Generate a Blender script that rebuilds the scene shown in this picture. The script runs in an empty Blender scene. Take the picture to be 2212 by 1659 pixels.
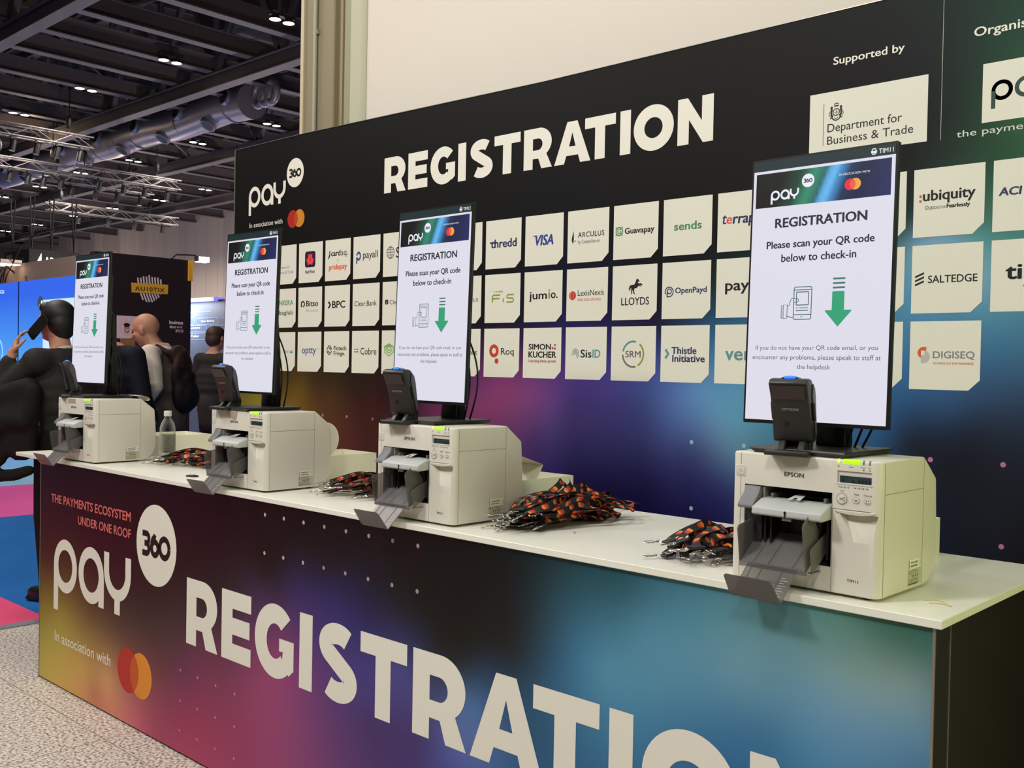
import bpy, bmesh, math, random
from mathutils import Vector, Matrix
from mathutils.geometry import tessellate_polygon
C = bpy.context.scene.collection
SC = bpy.context.scene
PI = math.pi

def lin(c):
    return tuple((v / 255 / 12.92 if v <= 10.3 else ((v / 255 + .055) / 1.055) ** 2.4) for v in c)

# ------------------------------------------------------------------ camera
CAM = Vector((.633, -1.7842, 1.3992)); YAW, PITCH, ROLL, FPX = .7515, -.0172, .0189, 2164.59
cy_, sy_, cp_, sp_ = math.cos(YAW), math.sin(YAW), math.cos(PITCH), math.sin(PITCH)
FW = Vector((-sy_ * cp_, cy_ * cp_, sp_)); R0 = Vector((cy_, sy_, 0)); U0 = R0.cross(FW)
RT = R0 * math.cos(ROLL) + U0 * math.sin(ROLL); UP = U0 * math.cos(ROLL) - R0 * math.sin(ROLL)
cam = bpy.data.cameras.new('camera'); camo = bpy.data.objects.new('camera', cam); C.objects.link(camo)
m4 = Matrix((RT, UP, -FW)).transposed().to_4x4(); m4.translation = CAM; camo.matrix_world = m4
cam.sensor_fit = 'HORIZONTAL'; cam.sensor_width = 36; cam.lens = FPX / 2212 * 36; cam.clip_end = 300; cam.clip_start = .02
SC.camera = camo

def at(u, v, dep):           # the point of the place that lies at a depth behind a pixel of the 2212 x 1659 photo
    return CAM + (FW + RT * ((u - 1106) / FPX) - UP * ((v - 829.5) / FPX)) * dep
def onz(u, v, z):
    d = at(u, v, 1) - CAM; return CAM + d * ((z - CAM.z) / d.z)
def ony(u, v, y):
    d = at(u, v, 1) - CAM; return CAM + d * ((y - CAM.y) / d.y)
def onx(u, v, x):
    d = at(u, v, 1) - CAM; return CAM + d * ((x - CAM.x) / d.x)

# ------------------------------------------------------------------ exposure, world, large lights
SC.view_settings.view_transform = 'Standard'; SC.view_settings.look = 'None'
SC.view_settings.gamma = 1; SC.view_settings.exposure = 0; SC.view_settings.use_curve_mapping = False
w = bpy.data.worlds.new('hall_air'); SC.world = w; w.use_nodes = True
bg = w.node_tree.nodes['Background']; bg.inputs[0].default_value = (1, .94, .86, 1); bg.inputs[1].default_value = .07

def area(name, loc, target, size, power, col, sy=None):
    l = bpy.data.lights.new(name, 'AREA'); l.size = size; l.energy = power; l.color = col
    if sy: l.shape = 'RECTANGLE'; l.size_y = sy
    o = bpy.data.objects.new(name, l); C.objects.link(o); o.location = loc
    o.rotation_euler = (Vector(target) - Vector(loc)).to_track_quat('-Z', 'Y').to_euler()
    return o
# lamps of the concourse ceiling above and behind the photographer, and an added yellow-green fill from the side, its source unseen
area('concourse_lamp', (-1.9, -2.7, 4.0), (-.6, .2, 1), .45, 74, (1, .975, .93))
area('concourse_lamp', (-4.4, -2.0, 4.2), (-3.2, .2, 1), .5, 48, (1, .97, .92))
area('concourse_lamp', (1.2, -3.2, 4.2), (-.9, .4, 1.2), .6, 52, (1, .98, .94))
area('concourse_lamp', (-1.2, -1.0, 5.2), (-1.4, .6, 1.0), 1.4, 50, (1, .985, .94), 4.5)
area('side_green_fill', (2.6, .1, 1.9), (-.6, .25, 1.05), 1.2, 30, (.80, .90, .30))
area('hall_fill', (-7.5, -.6, 6.2), (-7.5, 2.4, 1), 2.0, 200, (1, .90, .84))  # two fill lights added to brighten the people and near booths
area('hall_fill', (-11.5, 1.8, 7.4), (-12, 5.5, 1), 2.0, 200, (1, .88, .82))
for p, e in (((-22, 12, 3.2), 420), ((-32, 19, 3.2), 800), ((-46, 21, 3.2), 950), ((-62, 23, 3.2), 950), ((-27, 24, 3.2), 900), ((-16, 6, 3.0), 300), ((-40, 12, 3.2), 480)):   # unseen point fills added to brighten the far wall and roof steel
    l = bpy.data.lights.new('hall_ambient_fill', 'POINT'); l.energy = e; l.color = (1, .80, .70); l.shadow_soft_size = .4
    o = bpy.data.objects.new('hall_ambient_fill', l); C.objects.link(o); o.location = p

# ------------------------------------------------------------------ materials
MATS = {}
def M(name, c, rough=.5, metal=0, spec=.5, k=1.0, emit=None, es=1.0, coat=0, bump=None, var=None):
    if name in MATS: return MATS[name]
    m = bpy.data.materials.new(name); m.use_nodes = True; nt = m.node_tree; b = nt.nodes['Principled BSDF']
    col = [min(.92, v * k) for v in lin(c)] + [1]
    b.inputs['Base Color'].default_value = col; b.inputs['Roughness'].default_value = rough
    b.inputs['Metallic'].default_value = metal; b.inputs['Specular IOR Level'].default_value = spec
    if coat: b.inputs['Coat Weight'].default_value = coat; b.inputs['Coat Roughness'].default_value = .08
    if emit is not None:
        b.inputs['Emission Color'].default_value = (*lin(emit), 1); b.inputs['Emission Strength'].default_value = es
    if var or bump:
        tc = nt.nodes.new('ShaderNodeTexCoord'); nz = nt.nodes.new('ShaderNodeTexNoise')
        nz.inputs['Scale'].default_value = (var or bump)[0]; nz.inputs['Detail'].default_value = 4
        nt.links.new(tc.outputs['Object'], nz.inputs['Vector'])
        if var:
            mx = nt.nodes.new('ShaderNodeMix'); mx.data_type = 'RGBA'
            mx.inputs['A'].default_value = [v * (1 - var[1]) for v in col[:3]] + [1]; mx.inputs['B'].default_value = [min(.95, v * (1 + var[1])) for v in col[:3]] + [1]
            nt.links.new(nz.outputs['Fac'], mx.inputs['Factor']); nt.links.new(mx.outputs['Result'], b.inputs['Base Color'])
        if bump:
            bp = nt.nodes.new('ShaderNodeBump'); bp.inputs['Strength'].default_value = bump[1]; bp.inputs['Distance'].default_value = .002
            nt.links.new(nz.outputs['Fac'], bp.inputs['Height']); nt.links.new(bp.outputs['Normal'], b.inputs['Normal'])
    MATS[name] = m; return m
def PM(c, k=1.18):            # printed ink
    return M('ink_%02x%02x%02x' % tuple(c), c, .5, 0, .3, k)
def EM(c, s=1.0):             # lit screen colour
    return M('lit_%02x%02x%02x_%d' % (*c, int(s * 10)), (4, 4, 4), .4, 0, .3, 1, c, s)
def vcol_mat(name, emit=False, rough=.36, spec=.28):
    m = bpy.data.materials.new(name); m.use_nodes = True; nt = m.node_tree; b = nt.nodes['Principled BSDF']
    a = nt.nodes.new('ShaderNodeAttribute'); a.attribute_name = 'Col'
    b.inputs['Roughness'].default_value = rough; b.inputs['Specular IOR Level'].default_value = spec
    if emit:
        b.inputs['Base Color'].default_value = (.002, .002, .002, 1); nt.links.new(a.outputs['Color'], b.inputs['Emission Color']); b.inputs['Emission Strength'].default_value = 1
    else: nt.links.new(a.outputs['Color'], b.inputs['Base Color'])
    return m

# ------------------------------------------------------------------ object helpers
def tag(o, label=None, cat=None, group=None, kind=None):
    if label: o['label'] = label
    if cat: o['category'] = cat
    if group: o['group'] = group
    if kind: o['kind'] = kind
    return o
def thing(name, label, cat, loc=(0, 0, 0), rz=0, group=None):
    o = bpy.data.objects.new(name, None); C.objects.link(o); o.location = loc; o.rotation_euler = (0, 0, rz)
    o.empty_display_size = .05
    return tag(o, label, cat, group)
def link_mesh(name, me, parent=None):
    o = bpy.data.objects.new(name, me); C.objects.link(o)
    if parent: o.parent = parent
    return o
def copy_tree(o, parent=None):
    c = o.copy(); C.objects.link(c)
    if parent: c.parent = parent
    for ch in [x for x in o.children if x.get('solo') is None]: copy_tree(ch, c)
    return c

class MB:                     # collects shapes and links them as ONE mesh object
    def __init__(s): s.v = []; s.f = []; s.m = []; s.mi = 0
    def add(s, vs, fs):
        n = len(s.v); s.v += [tuple(p) for p in vs]; s.f += [tuple(i + n for i in f) for f in fs]; s.m += [s.mi] * len(fs); return s
    def box(s, x0, y0, z0, x1, y1, z1):
        return s.add([(x, y, z) for z in (z0, z1) for y in (y0, y1) for x in (x0, x1)],
                     [(0, 2, 3, 1), (4, 5, 7, 6), (0, 1, 5, 4), (2, 6, 7, 3), (0, 4, 6, 2), (1, 3, 7, 5)])
    def prism(s, poly, fa, fb):   # poly 2d; fa/fb map a 2d point to the two end faces
        n = len(poly); A = [fa(p) for p in poly]; B = [fb(p) for p in poly]
        return s.add(A + B, [tuple(range(n))[::-1], tuple(range(n, 2 * n))] + [(i, (i + 1) % n, n + (i + 1) % n, n + i) for i in range(n)])
    def px(s, poly, x0, x1): return s.prism(poly, lambda p: (x0, p[0], p[1]), lambda p: (x1, p[0], p[1]))
    def py(s, poly, y0, y1): return s.prism(poly, lambda p: (p[0], y0, p[1]), lambda p: (p[0], y1, p[1]))
    def pz(s, poly, z0, z1): return s.prism(poly, lambda p: (p[0], p[1], z0), lambda p: (p[0], p[1], z1))
    def bar(s, a, b, wd, h=None):
        a, b = Vector(a), Vector(b); d = (b - a).normalized(); h = h or wd
        x = d.cross(Vector((0, 0, 1)));
        if x.length < 1e-3: x = Vector((1, 0, 0))
        x.normalize(); z = x.cross(d); q = [(-1, -1), (1, -1), (1, 1), (-1, 1)]
        return s.add([p + x * (i * wd / 2) + z * (j * h / 2) for p in (a, b) for i, j in q], [(3, 2, 1, 0), (4, 5, 6, 7)] + [(i, (i + 1) % 4, 4 + (i + 1) % 4, 4 + i) for i in range(4)])
    def tube(s, path, r, n=8, closed=False, r1=None):
        P = [Vector(p) for p in path]; N = len(P); vs = []; up = Vector((0.13, .31, .94)).normalized()
        for i, p in enumerate(P):
            d = (P[(i + 1) % N] - P[i - 1]) if closed else (P[min(i + 1, N - 1)] - P[max(i - 1, 0)])
            d.normalize(); x = d.cross(up)
            if x.length < .05: x = d.cross(Vector((1, 0, 0)))
            x.normalize(); y = d.cross(x); rr = r if r1 is None else r + (r1 - r) * i / max(1, N - 1)
            vs += [p + (x * math.cos(2 * PI * k / n) + y * math.sin(2 * PI * k / n)) * rr for k in range(n)]
        fs = []
        for i in range(N if closed else N - 1):
            j = (i + 1) % N; fs += [(i * n + k, i * n + (k + 1) % n, j * n + (k + 1) % n, j * n + k) for k in range(n)]
        if not closed: fs += [tuple(range(n))[::-1], tuple(range((N - 1) * n, N * n))]
        return s.add(vs, fs)
    def cyl(s, a, b, r, n=20, r1=None): return s.tube([a, b], r, n, False, r1)
    def lathe(s, prof, loc=(0, 0, 0), n=28):
        x0, y0, z0 = loc; vs = [(x0 + r * math.cos(2 * PI * k / n), y0 + r * math.sin(2 * PI * k / n), z0 + z) for r, z in prof for k in range(n)]
        fs = [(i * n + k, i * n + (k + 1) % n, (i + 1) * n + (k + 1) % n, (i + 1) * n + k) for i in range(len(prof) - 1) for k in range(n)]
        fs += [tuple(range(n))[::-1], tuple(range((len(prof) - 1) * n, len(prof) * n))]
        return s.add(vs, fs)
    def ell(s, c, r, n=12, rot=None):
        vs = []; fs = []; c = Vector(c)
        for i in range(n + 1):
            for k in range(2 * n):
                p = Vector((r[0] * math.sin(PI * i / n) * math.cos(PI * k / n), r[1] * math.sin(PI * i / n) * math.sin(PI * k / n), -r[2] * math.cos(PI * i / n)))
                if rot is not None: p = rot @ p
                vs.append(c + p)
        for i in range(n):
            for k in range(2 * n):
                a, b = i * 2 * n + k, i * 2 * n + (k + 1) % (2 * n)
                if i == 0: fs.append((a, b + 2 * n, a + 2 * n))
                elif i == n - 1: fs.append((a, b, a + 2 * n))
                else: fs.append((a, b, b + 2 * n, a + 2 * n))
        return s.add(vs, fs)
    def mesh(s, name, mats, bevel=0, seg=2, smooth=None, weld=True):
        me = bpy.data.meshes.new(name); me.from_pydata(s.v, [], s.f)
        for m in (mats if isinstance(mats, (list, tuple)) else [mats]): me.materials.append(m)
        me.polygons.foreach_set('material_index', s.m)
        bm = bmesh.new(); bm.from_mesh(me)
        if weld: bmesh.ops.remove_doubles(bm, verts=bm.verts, dist=1e-6)
        bmesh.ops.recalc_face_normals(bm, faces=bm.faces)
        if bevel:
            es = [e for e in bm.edges if len(e.link_faces) == 2 and e.calc_face_angle(0) > .5]
            bmesh.ops.bevel(bm, geom=es, offset=bevel, segments=seg, profile=.5, affect='EDGES', clamp_overlap=True)
        bm.to_mesh(me); bm.free()
        if smooth: me.shade_smooth(); me.set_sharp_from_angle(angle=math.radians(smooth))
        return me
    def build(s, name, mats, parent=None, bevel=0, seg=2, smooth=None, weld=True):
        return link_mesh(name, s.mesh(name, mats, bevel, seg, smooth, weld), parent)

def rrect(x0, y0, x1, y1, r, n=4):
    o = []
    for cx, cy, a in ((x1 - r, y1 - r, 0), (x0 + r, y1 - r, 90), (x0 + r, y0 + r, 180), (x1 - r, y0 + r, 270)):
        o += [(cx + r * math.cos(math.radians(a + 90 * k / n)), cy + r * math.sin(math.radians(a + 90 * k / n))) for k in range(n + 1)]
    return o
def disc(cx, cy, r, n=40, ry=None): return [(cx + r * math.cos(2 * PI * k / n), cy + (ry or r) * math.sin(2 * PI * k / n)) for k in range(n)]
def arc(cx, cy, r, a0, a1, n=24, ry=None):
    return [(cx + r * math.cos(math.radians(a0 + (a1 - a0) * k / n)), cy + (ry or r) * math.sin(math.radians(a0 + (a1 - a0) * k / n))) for k in range(n + 1)]
def stroke(path, wd):          # a polygon of constant width along a path
    n = len(path); L, Rr = [], []
    for i in range(n):
        a, b = path[max(i - 1, 0)], path[min(i + 1, n - 1)]; dx, dy = b[0] - a[0], b[1] - a[1]; l = math.hypot(dx, dy) or 1
        nx, ny = -dy / l * wd / 2, dx / l * wd / 2; L.append((path[i][0] + nx, path[i][1] + ny)); Rr.append((path[i][0] - nx, path[i][1] - ny))
    return L + Rr[::-1]

# ------------------------------------------------------------------ lettering
TXT = {}
def text2d(body, spacing=1.0):
    key = (body, spacing)
    if key not in TXT:
        c = bpy.data.curves.new('lettering', 'FONT'); c.body = body; c.size = 1; c.resolution_u = 3; c.space_character = spacing
        o = bpy.data.objects.new('lettering', c); C.objects.link(o); bpy.context.view_layer.update()
        me = bpy.data.meshes.new_from_object(o.evaluated_get(bpy.context.evaluated_depsgraph_get()))
        vs = [(v.co.x, v.co.y) for v in me.vertices]; fs = [tuple(p.vertices) for p in me.polygons]
        bpy.data.objects.remove(o); bpy.data.curves.remove(c); bpy.data.meshes.remove(me)
        xs = [v[0] for v in vs]; ys = [v[1] for v in vs]
        TXT[key] = (vs, fs, min(xs), max(xs), min(ys), max(ys))
    return TXT[key]

class Flat:                    # flat printed shapes, (a, b) in the plane and a thin layer number
    def __init__(s, eps=.0002): s.v = []; s.f = []; s.m = []; s.mats = []; s.eps = eps
    def mi(s, m):
        if m not in s.mats: s.mats.append(m)
        return s.mats.index(m)
    def raw(s, vs, fs, mat, lay=1):
        n = len(s.v); s.v += [(a, b, lay * s.eps) for a, b in vs]; s.f += [tuple(i + n for i in f) for f in fs]; s.m += [s.mi(mat)] * len(fs)
    def poly(s, outer, mat, lay=1, holes=()):
        loops = [[Vector((a, b, 0)) for a, b in l] for l in (outer, *holes)]
        tri = tessellate_polygon(loops); vs = [p for l in (outer, *holes) for p in l]
        s.raw(vs, tri, mat, lay)
    def rect(s, x0, y0, x1, y1, mat, lay=1): s.raw([(x0, y0), (x1, y0), (x1, y1), (x0, y1)], [(0, 1, 2, 3)], mat, lay)
    def disc(s, cx, cy, r, mat, lay=1, n=40, ry=None):
        s.raw(disc(cx, cy, r, n, ry), [tuple(range(n))], mat, lay)
    def ring(s, cx, cy, r, ri, mat, lay=1, a0=0, a1=360, n=48, sx=1):
        A = arc(0, 0, r, a0, a1, n); B = arc(0, 0, ri, a0, a1, n)
        s.raw([(cx + x * sx, cy + y) for x, y in A + B], [(i, i + 1, n + 2 + i, n + 1 + i) for i in range(n)], mat, lay)
    def stroke(s, path, wd, mat, lay=1):
        q = stroke(path, wd); n = len(path)
        s.raw(q, [(i, i + 1, 2 * n - 2 - i, 2 * n - 1 - i) for i in range(n - 1)], mat, lay)
    def text(s, body, x0, y0, x1, y1, mat, lay=1, bold=0, shear=0, spacing=1.0):   # ink box of the text fills the rectangle
        vs, fs, ax, bx, ay, by = text2d(body, spacing); kx = (x1 - x0) / (bx - ax); ky = (y1 - y0) / (by - ay)
        P = [(x0 + (a - ax) * kx + (b - ay) * ky * shear, y0 + (b - ay) * ky) for a, b in vs]
        s.raw(P, fs, mat, lay)
        if bold:
            r = bold * abs(y1 - y0)
            for k in range(8):
                dx, dy = r * math.cos(k * PI / 4), r * math.sin(k * PI / 4) * .6
                s.raw([(a + dx, b + dy) for a, b in P], fs, mat, lay + .04 * (k + 1))
    def build(s, name, parent, O, ex, ey, ez=None):
        O, ex, ey = Vector(O), Vector(ex), Vector(ey); ez = Vector(ez) if ez else ex.cross(ey)
        me = bpy.data.meshes.new(name); me.from_pydata([O + ex * a + ey * b + ez * c for a, b, c in s.v], [], s.f)
        for m in s.mats: me.materials.append(m)
        me.polygons.foreach_set('material_index', s.m)
        return link_mesh(name, me, parent)
def front(s, name, parent, O): return s.build(name, parent, O, (1, 0, 0), (0, 0, 1), (0, -1, 0))

def gradient_sheet(name, parent, x0, x1, z0, z1, nx, nz, fn, mat, O, depth=0, outline=None):
    vs = []; cols = []; fs = []
    for j in range(nz + 1):
        for i in range(nx + 1):
            x = x0 + (x1 - x0) * i / nx; z = z0 + (z1 - z0) * j / nz; zz = outline(x, z) if outline else z
            vs.append((O[0] + x, O[1], O[2] + zz)); cols.append((*fn(x, zz), 1))
    for j in range(nz):
        for i in range(nx):
            a = j * (nx + 1) + i; fs.append((a, a + 1, a + nx + 2, a + nx + 1))
    if depth:                  # a real board: back face and edges
        n = len(vs); rim = list(range(nx + 1)) + [j * (nx + 1) + nx for j in range(1, nz + 1)] + [nz * (nx + 1) + i for i in range(nx - 1, -1, -1)] + [j * (nx + 1) for j in range(nz - 1, 0, -1)]
        vs += [(vs[i][0], vs[i][1] + depth, vs[i][2]) for i in rim]; cols += [(.02, .02, .02, 1)] * len(rim); L = len(rim)
        fs += [(rim[(i + 1) % L], rim[i], n + i, n + (i + 1) % L) for i in range(L)] + [tuple(n + i for i in range(L))]
    me = bpy.data.meshes.new(name); me.from_pydata(vs, [], fs); me.materials.append(mat)
    at_ = me.color_attributes.new('Col', 'FLOAT_COLOR', 'POINT')
    for i, c in enumerate(cols): at_.data[i].color = c
    return link_mesh(name, me, parent)

def rbf(points, sig, k, ridge=.02):   # smooth colour field through sampled print colours
    import numpy as np
    X = np.array([(x, z) for x, z, c in points]); V = np.array([c for x, z, c in points], float) / 255
    ph = lambda A, B: np.sqrt(((A[:, None, :] - B[None, :, :]) ** 2).sum(-1) + sig * sig)
    n = len(X); K_ = np.zeros((n + 3, n + 3)); K_[:n, :n] = ph(X, X) - ridge * np.eye(n); K_[:n, n] = 1; K_[:n, n + 1:] = X; K_[n:, :n] = K_[:n, n:].T
    W_ = np.linalg.solve(K_, np.vstack([V, np.zeros((3, 3))]))
    def fn(x, z):
        p = np.array([[x, z]]); r = (ph(p, X) @ W_[:n] + W_[n] + p @ W_[n + 1:])[0]
        return [v * k for v in lin([min(255, max(7, q * 262 - 5)) for q in r])]
    return fn
# ------------------------------------------------------------------ shared prints
WHITE = (214, 211, 199)
HL = .2315
def glyph(fl, ch, x, z, sx, sz, mat, lay=1):
    T = lambda pts: [(x + a * sx, z + b * sz) for a, b in pts]
    H = HL
    if ch == 'R':
        fl.poly(T([(0, 0), (.067, 0), (.067, .058), (.108, .058), (.131, 0), (.2078, 0)] + arc(.110, .148, .093, -53, 90, 18, .0835) + [(0, H)]), mat, lay,
                [T([(.067, .106)] + arc(.104, .139, .033, -90, 90, 12) + [(.067, .172)])])
    elif ch == 'E':
        fl.poly(T([(0, 0), (.178, 0), (.178, .058), (.067, .058), (.067, .088), (.170, .088), (.170, .144), (.067, .144), (.067, .1735), (.178, .1735), (.178, H), (0, H)]), mat, lay)
    elif ch == 'G':
        fl.poly(T(arc(.1135, .1157, .1135, 44, 312, 36, .1172) + arc(.1135, .1157, .046, 312, 44, 26, .0555)), mat, lay)
        fl.poly(T([(.137, .0885), (.137, .1285), (.2153, .1285), (.2153, .040), (.19, .020), (.150, .050), (.158, .0885)]), mat, lay + .1)
    elif ch == 'I': fl.rect(x, z, x + .066 * sx, z + H * sz, mat, lay)
    elif ch == 'S':
        top = arc(.0905, .1655, .0595, 38, 232, 20, .0355); bot = arc(.0925, .066, .0595, 52, -140, 20, .0355)
        fl.poly(T(stroke(top + bot, .0615)), mat, lay)
    elif ch == 'T':
        fl.poly(T([(.068, 0), (.1335, 0), (.1335, H - .058), (.2016, H - .058), (.2016, H), (0, H), (0, H - .058), (.068, H - .058)]), mat, lay)
    elif ch == 'A':
        fl.poly(T([(0, 0), (.069, 0), (.084, .044), (.165, .044), (.18, 0), (.249, 0), (.157, H), (.088, H)]), mat, lay, [T([(.102, .094), (.147, .094), (.1235, .170)])])
    elif ch == 'O':
        fl.poly(T(arc(.12, .1157, .12, 0, 352.5, 47, .1185)), mat, lay, [T(arc(.12, .1157, .0545, 0, 352.5, 47, .0535))])
    elif ch == 'N':
        fl.poly(T([(0, 0), (.064, 0), (.064, .122), (.144, 0), (.2, 0), (.2, H), (.136, H), (.136, .109), (.056, H), (0, H)]), mat, lay)
REG = [('R', -2.5899, -2.5407), ('E', -2.358, -2.3937), ('G', -2.1568, -2.2632), ('I', -1.9117, -2.1092), ('S', -1.812, -2.0437), ('T', -1.6154, -1.9197),
       ('R', -1.3889, -1.7744), ('A', -1.1667, -1.6317), ('T', -.9542, -1.4982), ('I', -.7245, -1.3513), ('O', -.6337, -1.2971), ('N', -.3708, -1.1296)]
def pay_mark(fl, x, z, s, ink, dark, ball=None):
    m = ink
    fl.ring(x + .1125 * s, z, .1125 * s, .0686 * s, m, 1); fl.rect(x, z - .1966 * s, x + .0455 * s, z, m, 1.1)
    fl.ring(x + .3563 * s, z, .1145 * s, .069 * s, m, 1.2); fl.rect(x + .4255 * s, z - .115 * s, x + .4722 * s, z, m, 1.3)
    fl.rect(x + .4711 * s, z + .049 * s, x + .5147 * s, z + .115 * s, m, 1); fl.rect(x + .6518 * s, z + .049 * s, x + .6972 * s, z + .115 * s, m, 1)
    fl.ring(x + .584 * s, z + .049 * s, .1131 * s, .069 * s, m, 1.1, 180, 360); fl.rect(x + .5638 * s, z - .117 * s, x + .6098 * s, z - .045 * s, m, 1.2)
    if ball is False: return
    bx, bz = ball or (x + .8888 * s, z + .1931 * s)
    fl.disc(bx, bz, .150 * s, m, 1.4); k = .0225 * s
    P = lambda pts: [(bx + (a - .1055) * s, bz + (b - .045) * s) for a, b in pts]
    fl.stroke(P([(.002, .081), (.03, .081)] + arc(.034, .063, .018, 90, -90, 10) + [(.018, .045)]), k, dark, 2)
    fl.stroke(P([(.018, .045), (.034, .045)] + arc(.034, .0265, .0185, 90, -90, 10) + [(.002, .008)]), k, dark, 2.1)
    fl.stroke(P(arc(.097, .033, .0245, 0, 360, 20)), k, dark, 2); fl.stroke(P([(.073, .036)] + arc(.105, .045, .031, 170, 112, 6) + [(.098, .084)]), k, dark, 2.1)
    fl.stroke(P(arc(.168, .042, .034, 0, 360, 26)), k, dark, 2)
def two_discs(fl, x, z, r, red, mix, org, lay=1, gap=1.2, n=36):
    d = gap * r / 2; a = math.degrees(math.acos(d / r))
    fl.disc(x - d, z, r, red, lay, n); fl.disc(x + d, z, r, org, lay + .2, n)
    fl.poly(arc(x - d, z, r, -a, a, 12)[:-1] + arc(x + d, z, r, 180 - a, 180 + a, 12)[:-1], mix, lay + .5)
RED, MIX, ORG = (172, 36, 28), (186, 76, 26), (212, 132, 36)

# ------------------------------------------------------------------ the long counter
alu = M('aluminium_trim', (150, 148, 140), .35, .6); blk = M('black_laminate', (27, 25, 19), .45, 0, .4, 1.1)
ctr = thing('registration_counter', 'long white-topped registration counter with a colourful printed front under four printers', 'counter', (-2, 0, 0))
L2 = (2, 0, 0)
def loc(b, rx): b.v = [(v[0] - rx[0], v[1] - rx[1], v[2] - rx[2]) for v in b.v]; return b
cw = M('counter_white', (240, 239, 226), .32, 0, .5, .98, var=(3, .02))
b = MB().box(-4.107, 0, .955, 0, .684, .971); loc(b, (-2, 0, 0)).build('worktop', cw, ctr, .0012, 1)
FZ = [(95, 1010, (10, 8, 8)), (300, 1060, (12, 10, 10)), (500, 1150, (14, 12, 12)), (800, 1160, (14, 13, 12)), (1000, 1230, (15, 15, 15)), (100, 1200, (40, 38, 15)), (100, 1300, (120, 115, 35)),
      (100, 1420, (185, 165, 65)), (180, 1450, (200, 155, 80)), (130, 1330, (150, 135, 45)), (200, 1330, (95, 70, 30)), (250, 1350, (80, 50, 30)), (300, 1280, (22, 17, 14)), (230, 1470, (205, 150, 95)), (180, 1230, (45, 38, 16)), (200, 1180, (18, 15, 12)),
      (300, 1560, (190, 90, 110)), (330, 1590, (170, 70, 100)), (370, 1330, (50, 25, 25)), (350, 1420, (90, 35, 50)), (400, 1450, (105, 35, 80)), (420, 1550, (150, 45, 85)), (480, 1620, (155, 55, 95)), (560, 1600, (150, 60, 105)), (600, 1420, (140, 60, 110)),
      (560, 1480, (145, 60, 105)), (430, 1390, (95, 35, 65)), (470, 1300, (30, 20, 30)), (380, 1230, (14, 12, 12)), (560, 1270, (50, 35, 70)), (640, 1260, (45, 35, 85)), (720, 1290, (40, 38, 95)), (800, 1330, (35, 32, 80)), (700, 1200, (18, 16, 22)), (600, 1200, (15, 14, 18)),
      (680, 1400, (85, 50, 115)), (780, 1500, (70, 55, 125)), (800, 1560, (70, 45, 105)), (860, 1450, (75, 70, 140)), (900, 1600, (65, 50, 110)), (700, 1600, (110, 55, 115)), (960, 1640, (75, 80, 150)), (900, 1380, (35, 40, 75)), (960, 1420, (25, 28, 35)), (880, 1300, (18, 18, 24)),
      (1000, 1400, (20, 20, 20)), (1050, 1450, (35, 60, 90)), (1010, 1520, (75, 110, 160)), (1000, 1600, (90, 105, 165)), (1100, 1400, (25, 30, 35)), (1120, 1250, (20, 30, 35)), (1060, 1320, (17, 18, 19)), (1200, 1300, (40, 75, 90)), (1250, 1400, (60, 115, 150)), (1300, 1450, (80, 140, 170)),
      (1180, 1500, (45, 90, 125)), (1150, 1600, (40, 85, 120)), (1350, 1270, (45, 90, 105)), (1500, 1300, (75, 130, 150)), (1400, 1350, (80, 135, 160)), (1450, 1480, (85, 140, 170)), (1600, 1450, (105, 150, 170)), (1550, 1550, (70, 125, 165)), (1650, 1600, (60, 115, 155)), (1500, 1640, (50, 105, 150)),
      (1700, 1330, (90, 135, 140)), (1800, 1350, (95, 140, 135)), (1900, 1370, (75, 115, 105)), (1980, 1400, (70, 110, 100)), (1850, 1450, (125, 155, 155)), (1960, 1470, (125, 150, 150)), (1900, 1550, (110, 150, 175)), (1980, 1600, (95, 140, 170)), (1980, 1650, (80, 125, 160)), (1750, 1500, (105, 150, 175)), (1750, 1620, (80, 135, 175))]
fpts = [(p.x, p.z, c) for p, c in ((ony(u, v, .01), c) for u, v, c in FZ)] + [(-.3, .2, (50, 100, 150)), (-1.2, .05, (45, 70, 140)), (-.8, .1, (40, 85, 140)), (-2.2, .1, (150, 55, 100)), (-3.3, .05, (190, 120, 90)), (-3, .93, (11, 10, 10)), (-3.6, .92, (10, 9, 9)), (-3.3, .80, (11, 10, 10)), (-2.6, .92, (12, 11, 11)), (-2.45, .74, (13, 12, 12)), (-2.2, .92, (13, 12, 12)), (-2.1, .74, (14, 13, 15)), (-1.8, .90, (14, 13, 13)), (-1.45, .93, (15, 14, 14)), (-2.75, .60, (17, 14, 14))]
printed = vcol_mat('printed_gradient')
fr = gradient_sheet('front_panel', ctr, -3.85, -.0166, .008, .955, 240, 64, rbf(fpts, .035, 1.1, .008), printed, (2, .0105, 0), .03)
wh = PM(WHITE, 1.2); bk = PM((16, 15, 14), 1.1)
f = Flat(.00015)
for ch, xf, xb in REG: glyph(f, ch, xf, .4068, 1, 1, wh)
front(f, 'headline', fr, (2, .0100, 0))
f = Flat(.00015); pay_mark(f, -3.7043, .5251, 1, wh, bk, (-2.8155, .7182)); front(f, 'logo', fr, (2, .0100, 0))
f = Flat(.00015); cor = PM((206, 104, 96), 1.15)
f.text('THE PAYMENTS ECOSYSTEM', -3.7386, .7828, -3.0155, .8180, cor, 1, .035); f.text('UNDER ONE ROOF', -3.4735, .7178, -3.0125, .7522, cor, 1, .035)
front(f, 'slogan', fr, (2, .0100, 0))
f = Flat(.00015); f.text('In association with', -3.688, .1942, -3.169, .2385, wh, 1, .016); two_discs(f, -2.971, .2132, .0858, PM(RED), PM(MIX), PM(ORG), 1, 1.19); front(f, 'partner_logo', fr, (2, .0100, 0))
f = Flat(.00015)
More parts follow.
